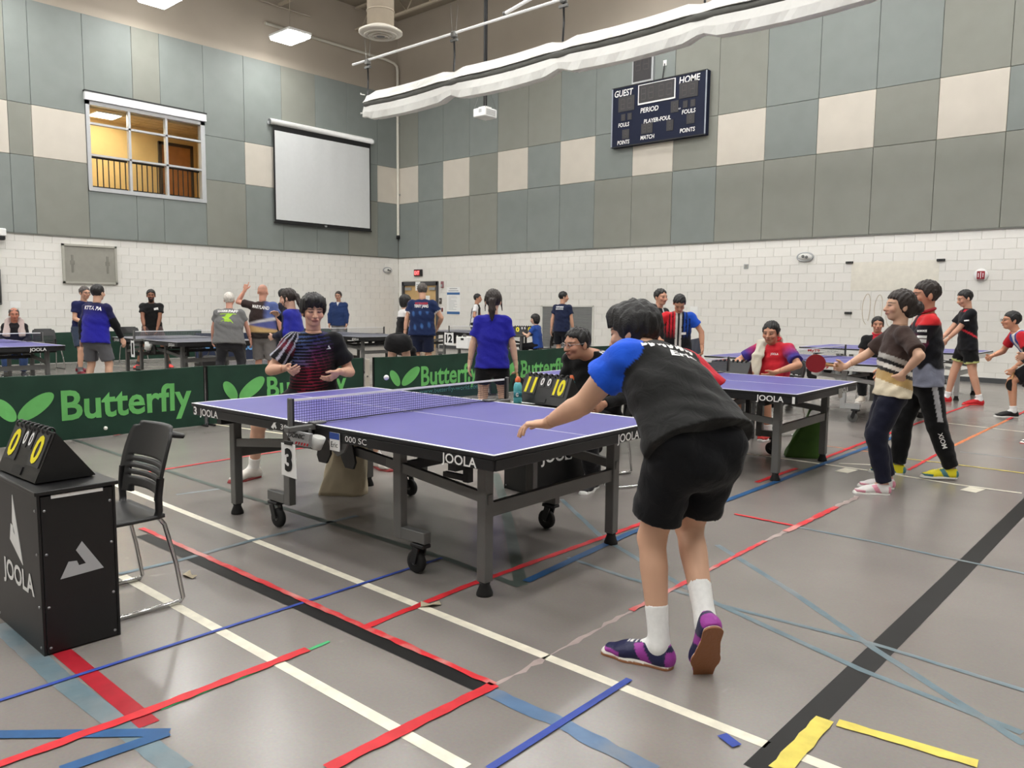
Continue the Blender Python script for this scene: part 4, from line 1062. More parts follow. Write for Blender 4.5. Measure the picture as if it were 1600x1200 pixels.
def flip_board(loc, rz, label, digits, W=.44, H=.20, back=False):
    """A-frame flip score board; front looks to -y and leans back"""
    t = empty('flip_scoreboard', loc, rz, label, 'scoreboard')
    sl = .42
    fz = Vector((0, sl, 1)).normalized(); fx = Vector((1, 0, 0)); n = fx.cross(fz)
    o = Vector((0, -.10, .004))
    hh = H/fz.z
    mb = MB(); mb.prism([(-W/2, 0), (W/2, 0), (W/2, hh), (-W/2, hh)], o, fx, fz, .006); mb.build('front_board', M_BOX, t)
    bz = Vector((0, -.75, 1)).normalized(); o2 = Vector((0, -.10+sl*H+.75*H, .004)); 
    mb = MB(); mb.prism([(-W/2, 0), (W/2, 0), (W/2, H/bz.z), (-W/2, H/bz.z)], o2, fx, bz, .006); mb.build('back_board', M_BOX, t)
    for s in (-1, 1):
        mb = MB(); mb.prism([(-.10, .004), (-.10+sl*H+.75*H, .004), (-.10+sl*H, H)], (s*W/2, 0, 0), (0, 1, 0), (0, 0, 1), .006); mb.build('side_cheek', M_BOX, t)
    ring = MB(); ring.tube([(0, .016*math.cos(a*math.pi/6), .016*math.sin(a*math.pi/6)) for a in range(12)], .004, 6, closed=True); rm = ring.mesh('ring'); rm.materials.append(M_BLACKPL)
    for k in range(8):
        q = bpy.data.objects.new('ring', rm); link(q, t); q.location = (-W/2+.05+(W-.1)*k/7, -.10+sl*H, H+.006); q.scale = (2.2, 1, 1)
    cols = ((-.135, .135, .125, 0), (-.032, .055, .06, 1), (.032, .055, .06, 1), (.135, .135, .125, 0))
    for (cx, cw, ch, wh), dg in zip(cols, digits):
        up = hh-.012-ch/2-.008
        mb = MB(); mb.prism([(-cw/2+.004, -ch/2-.012), (cw/2-.004, -ch/2-.012), (cw/2-.004, ch/2+.012), (-cw/2+.004, ch/2+.012)], o+fx*cx*W/.44+fz*up+n*.006, fx, fz, .003); cd_ = mb.build('score_card', mat('card_grey', (58, 58, 58), .6), t)
        lettering(dg, o+fx*cx*W/.44+fz*up+n*.008, fx, fz, cw*(.62 if len(dg) == 1 else .8), ch*.92, M_WLET if wh else M_YEL, cd_, bold=.03 if len(dg) == 1 else .045, shear=.1)
    mb = MB(); mb.prism([(-.05, .01), (.05, .01), (.05, .045), (-.05, .045)], o+n*.006, fx, fz, .004); mb.build('holder', M_BLACKPL, t)
    return t
flip_board((-3.80, 1.145, .685), math.radians(2), 'flip scoreboard showing zeros on the left scorer box', ('0', '0', '0', '0'), .44, .20)
flip_board((-3.83, 4.70, .684), math.radians(-5), 'flip scoreboard showing 11 and 10 on the umpire desk', ('11', '0', '0', '10'), .50, .21)
flip_board((-3.98, 8.03, .66), math.radians(186), 'black flip scoreboard seen from behind before the man in red', ('0', '0', '0', '0'), .44, .19)
flip_board((-12.60, 14.40, .732), math.radians(60), 'yellow and black flip scoreboard on the far umpire desk', ('0', '0', '0', '0'), .50, .20)
t = empty('pen', (-3.62, 1.235, .688), .9, 'silver pen lying on the left scorer box', 'pen')
mb = MB(); mb.tube([(-.06, 0, .006), (.045, 0, .006), (.06, 0, .006)], [.005, .005, .002], 8); mb.build('barrel', M_ALU, t)
mb = MB(); mb.tube([(-.062, 0, .006), (-.04, 0, .006)], .0055, 8); mb.build('cap', M_BLACKPL, t)

def sport_bottle(loc, label):
    t = empty('sports_bottle', loc, .3, label, 'bottle')
    mb = MB(); mb.lathe([(.030, 0), (.034, .006), (.034, .05), (.031, .07), (.034, .09), (.034, .125), (.028, .15), (.018, .165)], (0, 0, 0), 20); mb.build('bottle', mat('teal_drink', (96, 180, 188), .25, var=.06), t)
    mb = MB(); mb.lathe([(.0345, .045), (.0318, .07), (.0345, .092)], (0, 0, 0), 20); mb.build('label_sleeve', mat('teal_label', (44, 128, 140), .4), t)
    mb = MB(); mb.lathe([(.020, .163), (.021, .167), (.021, .188), (.015, .196), (.012, .205)], (0, 0, 0), 16); mb.build('cap', mat('orange_cap', (226, 110, 62), .4, var=.03), t)
    lettering('G', (.012, -.036, .068), UX, UZ, .022, .028, M_WLET, t, bold=.03)
    return t
sport_bottle((-4.035, 4.56, .683), 'teal sports drink bottle with orange cap left of the umpire scoreboard')
sport_bottle((-3.84, 4.99, .683), 'orange-capped bottle mostly hidden behind the foreground forearm')
t = empty('paper_sheet', (-4.0, 4.60, .684), .3, 'white sheet of paper on the umpire desk', 'paper')
mb = MB(); mb.box((0, 0, .001), (.20, .07, .002)); mb.build('sheet', M_PAPER, t)

M_CHAIRPL = mat('chair_black_plastic', (34, 34, 35), .42, var=.06, scale=20.)
def make_chair(loc, rz, label, group=None, hero=True):
    """stacking chair with slotted shell back on a chrome sled base, facing -y"""
    t = empty('stacking_chair', loc, rz, label, 'chair', group)
    V = []; Fc = []; n = 14
    for j in range(n+1):
        y = -.24+.44*j/n
        for i in range(n+1):
            x = -.225+.45*i/n; e = (x/.225)
            rr = 1-.10*max(0, (abs(j-n/2)/(n/2))**4)
            z = .445-.018*(1-e*e)*math.sin(j/n*math.pi)-.03*max(0, 1-j/3.)**2
            V.append((x*rr, y, z))
    for j in range(n):
        for i in range(n): a = j*(n+1)+i; Fc.append((a, a+1, a+n+2, a+n+1))
    k0 = len(V); V += [(x, y, z-.016) for x, y, z in V]; Fc += [tuple(q+k0 for q in f[::-1]) for f in Fc]
    rim = [i for i in range(n+1)]+[(n+1)*j+n for j in range(1, n+1)]+[(n+1)*n+i for i in range(n-1, -1, -1)]+[(n+1)*j for j in range(n-1, 0, -1)]
    for a, b2 in zip(rim, rim[1:]+rim[:1]): Fc.append((b2, a, a+k0, b2+k0))
    mb = MB(); mb.add(V, Fc, True); mb.build('seat', M_CHAIRPL, t)
    # back shell, curved, with open slots
    def bp(u, v, d=0.):
        w = .205+.02*math.sin(v*3.1)-.035*max(0, v-.85)/.15*.6
        x = u*w; y = .215+.10*v*v*.6+.03*v-.045*u*u-d; z = .50+.345*v
        return (x, y, z)
    V = []; Fc = []; nu, nv = 16, 32
    slots = [(.22, .255), (.31, .345), (.40, .435), (.49, .525)]
    for v in range(nv+1):
        for u in range(nu+1): V.append(bp(-1+2*u/nu, v/nv))
    for v in range(nv):
        vc = (v+.5)/nv
        for u in range(nu):
            uc = -1+2*(u+.5)/nu
            if any(a <= vc <= b2 for a, b2 in slots) and abs(uc) < .74: continue
            if vc < .10 and abs(uc) < .66: continue
            if vc > .93 and abs(uc) > .93: continue
            a = v*(nu+1)+u; Fc.append((a, a+1, a+nu+2, a+nu+1))
    k0 = len(V); V += [bp(-1+2*u/nu, v/nv, .016) for v in range(nv+1) for u in range(nu+1)]
    F2 = [tuple(q+k0 for q in f[::-1]) for f in Fc]
    ed = {}
    for f in Fc:
        for a, b2 in zip(f, f[1:]+f[:1]): ed[(a, b2)] = 1
    side = [(b2, a, a+k0, b2+k0) for (a, b2) in ed if (b2, a) not in ed]
    mb = MB(); mb.add(V, [f[::-1] for f in Fc+F2+side], True); mb.build('backrest', M_CHAIRPL, t)
    for s in (-1, 1):
        mb = MB(); mb.tube([(s*.195, .165, .432), (s*.205, .172, .465), (s*.208, .170, .53), (s*.212, .180, .62)], .018, 8); mb.build('back_support', M_CHAIRPL, t)
    mb = MB(); mb.tube([(-.12, .275, .80), (-.13, .33, .79), (-.08, .355, .785), (.08, .355, .785), (.13, .33, .79), (.12, .275, .80)], .011, 8); mb.build('handle', M_CHAIRPL, t)
    for s in (-1, 1):
        pts = [(s*.19, .17, .435), (s*.215, .19, .40), (s*.225, .235, .20), (s*.228, .262, .03), (s*.228, .25, .013), (s*.228, .0, .011), (s*.228, -.24, .011), (s*.226, -.262, .03), (s*.215, -.20, .25), (s*.195, -.16, .425)]
        mb = MB(); mb.tube(pts, .011, 8); mb.build('sled_leg', M_CHROME, t)
    mb = MB(); mb.tube([(-.19, .17, .43), (.19, .17, .43)], .010, 8); mb.tube([(-.19, -.16, .424), (.19, -.16, .424)], .010, 8); tag(mb.build('seat_rail', M_CHROME, t))
    return t
ch0 = make_chair((-3.835, 1.405, 0), 0, 'black stacking chair with chrome sled base beside the left scorer box')
def place_chair(loc, rz, label, group=None):
    c = copy_tree(ch0); c.location = loc; c.rotation_euler = (0, 0, rz); c['label'] = label
    if group: c['group'] = group
    return c
place_chair((-3.60, 5.34, 0), math.radians(-25), 'black stacking chair under the umpire in black')
place_chair((-3.75, 8.72, 0), math.radians(-20), 'stacking chair under the man in the red shirt')
place_chair((-3.98, 13.10, 0), math.radians(0), 'stacking chair under the seated man in black and red')
place_chair((-11.85, 14.55, 0), math.radians(-90), 'stacking chair under the seated woman in blue near the grille')
place_chair((-17.45, 4.9, 0), math.radians(90), 'chair under the man with a towel at the left edge')
for k, (x, y, lb) in enumerate(((-18.3, 5.75, 'black chair right of the man with a towel'), (-18.9, 7.75, 'black chair left of the bearded man'), (-18.9, 10.1, 'black chair left of the old man in grey'))):
    place_chair((x, y, 0), math.radians(90), lb, 'chairs by the left wall')

# small desk of the far umpire
t = empty('umpire_table', (-12.62, 14.45, 0), math.radians(0), 'small dark umpire table before the seated woman in blue', 'table')
mb = MB(); mb.box((0, 0, .715), (.50, .75, .03), bev=.004); mb.build('table_top', M_GREYD, t)
for sx in (-1, 1):
    for sy in (-1, 1):
        mb = MB(); mb.box((sx*.21, sy*.33, .35), (.04, .04, .70)); mb.build('leg', M_GREYD, t)
mb = MB(); mb.box((0, 0, .25), (.54, .03, .04)); mb.build('stretcher', M_GREYD, t)
# desk under the scoreboard of the man in red
t = empty('umpire_table', (-3.98, 8.05, 0), 0, 'low black umpire table in front of the man in red', 'table')
mb = MB(); mb.box((0, 0, .64), (.55, .34, .025), bev=.003); mb.build('table_top', M_BOX, t)
for sx in (-1, 1):
    for sy in (-1, 1):
        mb = MB(); mb.box((sx*.22, sy*.13, .315), (.03, .03, .63)); mb.build('leg', M_GREYD, t)
mb = MB(); mb.box((0, 0, .20), (.44, .02, .03)); mb.build('stretcher', M_GREYD, t)

# ------------------------------------------------------------ balls, bags, litter
def ball(loc, label):
    me = bpy.data.meshes.new('ball'); import bmesh
    bm = bmesh.new(); bmesh.ops.create_icosphere(bm, subdivisions=3, radius=.02)
    for f in bm.faces: f.smooth = True
    bm.to_mesh(me); bm.free(); me.materials.append(mat('ball_white', (246, 244, 238), .5, var=.01))
    o = bpy.data.objects.new('table_tennis_ball', me); link(o); o.location = loc
    return tag(o, label, 'ball', 'white balls')
ball((-4.63, 3.74, .89), 'white ball flying above the far end of the foreground table')
ball((-8.60, 3.21, .116), 'white ball low in front of the left green barrier')

def bag(loc, rz, label, material, W, D, H, seed, strap=True, lean=0.):
    t = empty('carrier_bag', loc, rz, label, 'bag'); rr = random.Random(seed)
    V = []; Fc = []; n = 28; mz = 16; ph = [rr.uniform(0, 6) for _ in range(5)]
    for j in range(mz+1):
        f = j/mz; 
        for i in range(n):
            a = 2*math.pi*i/n; c, s = math.cos(a), math.sin(a)
            sx = math.copysign(abs(c)**.45, c); sy = math.copysign(abs(s)**.45, s)
            wx = W/2*(1.0-.42*f**1.3); wy = D/2*(1-.80*f**1.1)
            k = 1+.05*math.sin(5*a+ph[0]+f*6)+.04*math.sin(9*a+ph[1]-f*9)
            V.append((sx*wx*k+lean*f, sy*wy*k, H*f*(1-.05*math.cos(2*a+ph[2])*f)))
    for j in range(mz):
        for i in range(n): l = (i+1) % n; Fc.append((j*n+i, j*n+l, (j+1)*n+l, (j+1)*n+i))
    Fc.append(tuple(range(n))[::-1])
    mb = MB(); mb.add(V, Fc, True); mb.build('bag_body', material, t)
    if strap:
        for s in (-1, 1):
            mb = MB(); mb.tube([(lean-.08, s*D*.1, H*.96), (lean-.05, s*.02, H*1.2), (lean+.02, 0, H*1.28), (lean+.06, s*.02, H*1.2), (lean+.09, s*D*.1, H*.96)], .008, 6); mb.build('strap', material, t)
    return t
bag((-4.88, 3.52, 0), math.radians(40), 'beige cloth bag hanging under the foreground table', mat('beige_cloth', (202, 188, 160), .75, var=.08), .34, .20, .50, 4, lean=.08)
bag((-2.95, 7.55, 0), math.radians(30), 'green carrier bag under the table with number 1', mat('green_cloth_bag', (70, 108, 34), .6, var=.15), .34, .22, .38, 8, lean=.10)
for i, (x, y, lb) in enumerate(((-3.94, 1.86, 'crumpled paper scrap under the chair'), (-2.72, 2.46, 'torn tape scrap on the white line under the foreground table'))):
    t = empty('paper_scrap', (x, y, 0), i, lb, 'paper')
    V = [(-.05, -.015, .004), (0, -.03, .018), (.05, -.01, .004), (.045, .02, .014), (0, .012, .004), (-.045, .024, .02)]
    mb = MB(); mb.add(V+[(p[0], p[1], p[2]-.002) for p in V], [(0, 1, 4, 5), (1, 2, 3, 4), (11, 10, 7, 6), (10, 9, 8, 7)]); mb.build('scrap', mat('scrap', (176, 164, 140), .8, var=.1), t)
t = empty('sports_bag', (-16.2, 8.3, 0), .4, 'black sports bag on the floor beyond the dark table', 'bag')
mb = MB(); mb.box((0, 0, .15), (.5, .28, .28), bev=.08); mb.build('bag_body', M_BLACKPL, t)
mb = MB(); mb.tube([(-.12, 0, .28), (-.06, 0, .42), (.06, 0, .42), (.12, 0, .28)], .015, 6); mb.build('handle', M_BLACKPL, t)
# ------------------------------------------------------------ figures: blended volumes meshed into one continuous surface
f32 = np.float32
def V3(*a): return np.array(a if len(a) > 1 else a[0], dtype=np.float64)
def nrm(v): v = np.asarray(v, float); return v/max(1e-9, np.linalg.norm(v))

def tube(a, b, ws, ds=None, ts=None, side=(1, 0, 0), k=.02, flat0=False, flat1=False, part=0):
    ws = np.atleast_1d(np.asarray(ws, float)); ds = ws if ds is None else np.atleast_1d(np.asarray(ds, float))
    td = np.linspace(0, 1, len(ds)) if ts is None or len(ds) != len(ts) else np.asarray(ts, float)
    ts = np.linspace(0, 1, len(ws)) if ts is None else np.asarray(ts, float)
    a, b = V3(a), V3(b); ax = b-a; L = np.linalg.norm(ax); e = ax/max(L, 1e-6)
    s = V3(side); s = s-e*(s@e)
    if np.linalg.norm(s) < 1e-3: s = V3(0, 1, 0)-e*e[1]
    s = nrm(s); f = np.cross(e, s); R = float(max(ws.max(), ds.max()))
    def ev(P):
        v = P-a.astype(f32); t = v@e.astype(f32); u = v@s.astype(f32); w = v@f.astype(f32)
        tc = np.clip(t/L, 0, 1)
        W = f32(ws[0]) if len(ws) == 1 else np.interp(tc, ts, ws).astype(f32)
        D = f32(ds[0]) if len(ds) == 1 else np.interp(tc, td, ds).astype(f32)
        m = np.minimum(W, D); q = (u/W)**2+(w/D)**2
        if not flat0: q = q+(np.minimum(t, 0)/m)**2
        if not flat1: q = q+(np.maximum(t-L, 0)/m)**2
        d = (np.sqrt(q)-1)*m
        if flat0: d = np.maximum(d, -t)
        if flat1: d = np.maximum(d, t-L)
        return d
    return dict(ev=ev, lo=np.minimum(a, b)-R, hi=np.maximum(a, b)+R, k=k, part=part)
def ell(c, r, M=None, k=.015, part=0, neg=False):
    c = V3(c); r = V3(r); M = np.eye(3) if M is None else np.asarray(M, float)   # rows = axes
    R = float(r.max())
    def ev(P):
        v = (P-c.astype(f32))@M.T.astype(f32)
        q = np.sqrt(((v/r.astype(f32))**2).sum(-1)); return (q-1)*f32(r.min())
    return dict(ev=ev, lo=c-R, hi=c+R, k=k, part=part, neg=neg)

def field(prims, lo, hi, h):
    n = np.ceil((hi-lo)/h).astype(int)+1
    F = np.full(tuple(n), .2, dtype=f32)
    ax = [lo[i]+h*np.arange(n[i]) for i in range(3)]
    for p in prims:
        m = p['k']+2.5*h
        i0 = np.clip(np.floor((p['lo']-m-lo)/h).astype(int), 0, n); i1 = np.clip(np.ceil((p['hi']+m-lo)/h).astype(int)+1, 0, n)
        if (i1 <= i0).any(): continue
        G = np.stack(np.meshgrid(*[ax[i][i0[i]:i1[i]].astype(f32) for i in range(3)], indexing='ij'), -1)
        d = p['ev'](G.reshape(-1, 3)).reshape(G.shape[:3]).astype(f32)
        sl = tuple(slice(i0[i], i1[i]) for i in range(3)); f = F[sl]; k = p['k']
        if p.get('neg'):
            F[sl] = np.maximum(f, -d); continue
        hh = np.maximum(k-np.abs(f-d), 0)/k
        F[sl] = np.minimum(f, d)-hh*hh*k*.25
    return F, ax

def surface_nets(F, lo, h):
    S = F < 0
    if not S.any(): return np.zeros((0, 3)), np.zeros((0, 4), int)
    F = np.pad(F, 1, constant_values=.2); S = np.pad(S, 1); lo = np.asarray(lo)-h
    c = np.zeros(tuple(d-1 for d in S.shape), np.int8)
    for i in (0, 1):
        for j in (0, 1):
            for k in (0, 1): c += S[i:S.shape[0]-1+i, j:S.shape[1]-1+j, k:S.shape[2]-1+k]
    act = (c > 0) & (c < 8); I = np.argwhere(act); idx = np.full(act.shape, -1, np.int64); idx[act] = np.arange(len(I))
    pos = np.zeros((len(I), 3)); cnt = np.zeros(len(I))
    cor = [(i, j, k) for i in (0, 1) for j in (0, 1) for k in (0, 1)]
    for a in cor:
        for axn in range(3):
            if a[axn]: continue
            b = list(a); b[axn] = 1
            fa = F[I[:, 0]+a[0], I[:, 1]+a[1], I[:, 2]+a[2]]; fb = F[I[:, 0]+b[0], I[:, 1]+b[1], I[:, 2]+b[2]]
            mk = (fa < 0) != (fb < 0); t = np.where(mk, fa/np.where(mk, fa-fb, 1), 0)
            p = np.array(a, float)[None].repeat(len(I), 0); p[:, axn] = t
            pos += p*mk[:, None]; cnt += mk
    Vv = lo+h*(I+pos/cnt[:, None])
    Q = []
    for axn in range(3):
        u, v = (axn+1) % 3, (axn+2) % 3
        sl0 = [slice(1, -1)]*3; sl1 = [slice(1, -1)]*3; sl0[axn] = slice(0, -1); sl1[axn] = slice(1, None)
        A, B = S[tuple(sl0)], S[tuple(sl1)]
        E = np.argwhere(A != B); 
        if not len(E): continue
        flip = A[E[:, 0], E[:, 1], E[:, 2]]
        E = E.copy(); off = np.ones(3, int); off[axn] = 0; E += off
        def cell(du, dv):
            q = E.copy(); q[:, u] -= du; q[:, v] -= dv; return idx[q[:, 0], q[:, 1], q[:, 2]]
        q = np.stack([cell(1, 1), cell(0, 1), cell(0, 0), cell(1, 0)], 1)
        q[~flip] = q[~flip][:, ::-1]
        Q.append(q)
    Q = np.concatenate(Q); Q = Q[(Q >= 0).all(1)]
    return Vv, Q

def bounds(prims, h):
    pr = [p for p in prims if not p.get('neg')]
    return np.min([p['lo'] for p in pr], 0)-3*h, np.max([p['hi'] for p in pr], 0)+3*h

def sdf_mesh(prims, h, boxes=(), noise=None):
    """coarse mesh of the whole plus finer meshes inside the given boxes (lo, hi, h)"""
    lo, hi = bounds(prims, h)
    F, ax = field(prims, lo, hi, h)
    def boxd(X, b):
        e = [np.maximum(b[0][i]-X[i], X[i]-b[1][i]) for i in range(3)]; return np.maximum(np.maximum(e[0], e[1]), e[2])
    X = np.meshgrid(*[a.astype(f32) for a in ax], indexing='ij', sparse=True)
    if noise is not None: F = F+noise(X)
    for b in boxes: F = np.maximum(F, -boxd(X, b))
    out = [surface_nets(F, lo, h)]
    for i, b in enumerate(boxes):
        F2, a2 = field(prims, b[0]-b[2]*2, b[1]+b[2]*2, b[2]); X2 = np.meshgrid(*[a.astype(f32) for a in a2], indexing='ij', sparse=True)
        F2 = np.maximum(F2, boxd(X2, b))
        for b3 in boxes[:i]: F2 = np.maximum(F2, -boxd(X2, b3))
        out.append(surface_nets(F2, b[0]-b[2]*2, b[2]))
    Vs = []; Fs = []; n = 0
    for v, q in out: Vs.append(v); Fs.append(q+n); n += len(v)
    return np.concatenate(Vs), np.concatenate(Fs)

def nearest_part(prims, V):
    d = np.stack([p['ev'](V.astype(f32)) for p in prims], 1); return np.array([p['part'] for p in prims])[d.argmin(1)]

M_SKIN = attr_mat('skin', .55, .4, .03, 40.)
M_CLOTH = attr_mat('cloth', .85, .2, .35, 14., sheen=.1)
M_CLOTHN = attr_mat('shiny_sport_cloth', .6, .35, .4, 12.)
M_SHOE = attr_mat('shoe_leather', .5, .4, .15, 60.)
M_HAIRK = mat('black_hair', (20, 18, 18), .5, var=.3, scale=60., bump=.4, bscale=120.)
M_HAIRB = mat('dark_brown_hair', (40, 30, 26), .5, var=.3, scale=60., bump=.4, bscale=120.)
M_HAIRG = mat('greying_hair', (84, 78, 74), .6, var=.3, scale=60., bump=.4, bscale=120.)
M_HAIRW = mat('white_hair', (212, 206, 198), .7, var=.15, scale=60., bump=.4, bscale=120.)
M_GLS = mat('spectacle_frame', (40, 38, 40), .3, .3)
M_GLSW = mat('silver_spectacle_frame', (170, 170, 172), .25, .8)
L = lambda c: np.array(lin(c))

def rot(axis, deg):
    a = math.radians(deg); c, s = math.cos(a), math.sin(a)
    return {'x': np.array([[1, 0, 0], [0, c, -s], [0, s, c]]), 'y': np.array([[c, 0, s], [0, 1, 0], [-s, 0, c]]), 'z': np.array([[c, -s, 0], [s, c, 0], [0, 0, 1]])}[axis]

def ik(a, c, l1, l2, hint):
    a, c = V3(a), V3(c); d = c-a; D = np.linalg.norm(d)
    if D > (l1+l2)*.998: c = a+d/D*(l1+l2)*.998; d = c-a; D = np.linalg.norm(d)
    if D < abs(l1-l2)*1.02+1e-4: D = abs(l1-l2)*1.02+1e-4
    e = d/np.linalg.norm(d); x = (l1*l1-l2*l2+D*D)/(2*D); y = math.sqrt(max(0, l1*l1-x*x))
    hnt = V3(hint)-e*(V3(hint)@e); hnt = nrm(hnt)
    return a+e*x+hnt*y, c

def hand_prims(w, d, n, right, curl=.45, spread=.0, s=1., thumb=1., fist=False):
    d = nrm(d); n = V3(n); n = nrm(n-d*(n@d)); th = np.cross(d, n)*(1 if right else -1)
    P = [tube(w-d*.01, w+d*.045*s, [.026*s, .038*s], [.020*s, .017*s], side=th, k=.012), tube(w+d*.03*s, w+d*.088*s, [.037*s, .041*s], [.017*s, .013*s], side=th, k=.012)]
    offs = (.030, .0105, -.0105, -.030); lens = (.070, .079, .073, .057)
    for i, (o, l) in enumerate(zip(offs, lens)):
        c = curl if np.isscalar(curl) else curl[i]
        p = w+d*(.088-.006*abs(i-1.2))*s+th*o*s; dd = nrm(d+th*spread*(1.2-i)*.35); r = .0092*s*(1 if i < 3 else .88)
        for j, fr in enumerate((.45, .31, .24)):
            an = c*(1., 1.15, .7)[j]; dd = nrm(dd*math.cos(an)+n*math.sin(an)-0*th); n2 = None
            q = p+dd*l*fr*s; P.append(tube(p, q, [r, r*.92], k=.004)); p = q; r *= .93
    b = w+d*.028*s+th*.028*s; dd = nrm(th*.70+d*.75+n*(.25+.35*thumb*(.6 if np.isscalar(curl) and curl > .8 else .2)))
    q = b+dd*.042*s; P.append(tube(b-dd*.012, q, [.0135*s, .011*s], k=.010)); dd = nrm(dd*.8+d*.5+n*.25*thumb-th*.25*thumb); P.append(tube(q, q+dd*.033*s, [.0108*s, .0088*s], k=.004))
    return P

def shoe_data():
    up = [tube((0, -.075, .035), (0, .10, .034), [.036, .038, .043, .044], [.040, .040, .033, .026], side=(1, 0, 0), k=.03),
          tube((0, .09, .028), (.006, .165, .026), [.044, .036], [.027, .016], side=(1, 0, 0), k=.03),
          tube((0, -.055, .04), (0, -.045, .098), [.040, .033], [.046, .042], side=(1, 0, 0), k=.025, flat1=True), tube((0, -.02, .075), (0, .07, .048), [.030, .030], [.026, .02], k=.03)]
    cut = tube((0, -.05, .09), (0, -.045, .14), [.026], [.034], k=.01, flat0=True); cut['neg'] = True
    v, q = sdf_mesh(up+[cut], .006); v[:, 2] = np.maximum(v[:, 2], .014)
    so = [tube((0, -.075, 0), (0, .09, 0), [.039, .038, .048, .049], [.03], side=(1, 0, 0), k=.02), tube((0, .08, 0), (.006, .168, 0), [.049, .038], [.03, .03], side=(1, 0, 0), k=.02)]
    v2, q2 = sdf_mesh(so, .006); v2[:, 2] = np.clip(v2[:, 2], 0, .021+.006*(np.abs(v2[:, 1]) > .1))
    return (v, q), (v2, q2)
(_sv, _sq), (_ov, _oq) = shoe_data()

def P_(P, R, o): return P@R.T+o

HEADS = {}
def person(label, loc, face, H=1.70, pelvis=None, lean=4., side=0., twist=0., pyaw=0., feet=None, wrists=None, elbow=None, hands=None, head=(0, 0, 0), neck=None,
           skin=(206, 162, 136), hair='short', hairm=None, top=None, sleeve='short', topm=None, bottom='shorts', bcol=(24, 24, 28), hem=None, shoes=((40, 40, 44), (230, 230, 226)), sock=None,
           build=1., near=False, glasses=None, beard=False, sleeve_len=.58, torso_h=None, world=None, features=True, shirt_hem=.10, collar=None, blen=None, arm=1., legw=1., armlen=1., headc=None, drape=1.):
    s = H/1.72
    root = empty('person', (loc[0], loc[1], 0), math.radians(face-90), label, 'person')
    Rw = rot('z', face-90)
    def wl(p): return (V3(p)-V3(loc[0], loc[1], 0))@Rw          # world -> local
    hN = .0098 if near else .0165
    pel = V3(0, 0, .93*s) if pelvis is None else (wl(pelvis) if world and 'pelvis' in world else V3(pelvis))
    Rp = rot('z', pyaw)
    def up_of(a): return rot('z', pyaw)@rot('y', side)@rot('x', -a)@V3(0, 0, 1)
    u1, u2 = up_of(lean*.8), up_of(lean*1.2)
    mid = pel+u1*.25*s; nb = mid+u2*.29*s
    if neck is not None: nb = wl(neck) if world and 'neck' in world else V3(neck); mid = (pel+nb)/2+nrm(np.cross(nrm(nb-pel), Rp@V3(1, 0, 0)))*(-.0)-Rp@V3(0, .03, 0)*0; u1 = nrm(mid-pel); u2 = nrm(nb-mid)
    Rt = rot('z', pyaw+twist)
    xs_ = Rt@V3(1, 0, 0); xs_ = nrm(xs_-u2*(xs_@u2)); fw = np.cross(u2, xs_)
    xp = Rp@V3(1, 0, 0); fp = Rp@V3(0, 1, 0)
    bw = build
    shW = .172*s*bw
    sh = {r: nb-u2*.072*s+xs_*(shW if r else -shW)-fw*.0 for r in (0, 1)}
    hip = {r: pel+xp*(.088*s if r else -.088*s)-V3(0, 0, .02) for r in (0, 1)}
    lu, lf, lt, lsk = .285*s*armlen, .25*s*armlen, .425*s, .41*s
    if feet is None: feet = {0: (-.11, .02, 8, 0, 0), 1: (.11, .02, -8, 0, 0)}
    ank = {}; knee = {}; footR = {}
    for r in (0, 1):
        fx, fy, yw, lift, pit = feet[r][:5]
        kh = feet[r][5] if len(feet[r]) > 5 else None
        if world and 'feet' in world: q = wl((fx, fy, 0)); fx, fy = q[0], q[1]
        FR = rot('z', yw)@rot('x', pit); footR[r] = FR
        base = V3(fx, fy, lift); an = base+FR@V3(0, -.045, .095)
        hint = FR@V3(0, 1, .15) if kh is None else V3(kh)
        k, a2 = ik(hip[r], an, lt, lsk, hint); knee[r] = k; ank[r] = a2; 
        shift = a2-an
        acc = shoes[2] if len(shoes) > 2 else shoes[0]
        for nm, (vv, qq), mc in (('shoe', (_sv, _sq), shoes[0]), ('sole', (_ov, _oq), shoes[1])):
            key = (nm, tuple(mc), r)
            v = P_(vv*V3(1 if r else -1, 1, 1)*s*1.02, FR, base+shift)
            if nm == 'shoe':
                cc = np.repeat(np.array(lin(mc))[None], len(vv), 0); X_, Y_, Z_ = vv.T
                w_ = ((Y_ < -.085) & (Z_ < .07)) | ((np.abs(Y_-.01-.6*(Z_-.045)) < .022) & (np.abs(X_) > .02)) | ((Y_ > .10) & (Z_ < .036)) | ((Z_ > .088) & (Y_ < -.01))
                cc[w_] = np.array(lin(acc)); w2 = (np.abs(X_) < .016) & (Y_ > .0) & (Y_ < .085) & (np.sin(Y_*2*math.pi/.02) > 0); cc[w2] = np.array(lin((228, 226, 222) if len(shoes) > 2 else mc))
                me_ = mesh_np(nm, v, qq if r else qq[:, ::-1], M_SHOE, cc)
            else:
                cc = np.repeat(np.array(lin(mc))[None], len(vv), 0)
                if len(shoes) > 2: cc[vv[:, 2] > .009] = np.array(lin((232, 228, 220)))
                me_ = mesh_np(nm, v, qq if r else qq[:, ::-1], M_SHOE, cc)
            o = link(bpy.data.objects.new(nm, me_), root if nm == 'shoe' else last)
            last = o
    wr = {}; el = {}
    defw = {0: sh[0]+V3(-.08, .10, -.50)*s, 1: sh[1]+V3(.08, .10, -.50)*s}
    for r in (0, 1):
        tgt = defw[r] if not wrists or wrists.get(r) is None else (wl(wrists[r]) if world and 'wrists' in world else V3(wrists[r]))
        hint = V3(.5 if r else -.5, -1, -.2) if not elbow or elbow.get(r) is None else V3(elbow[r])
        el[r], wr[r] = ik(sh[r], tgt, lu, lf, hint)
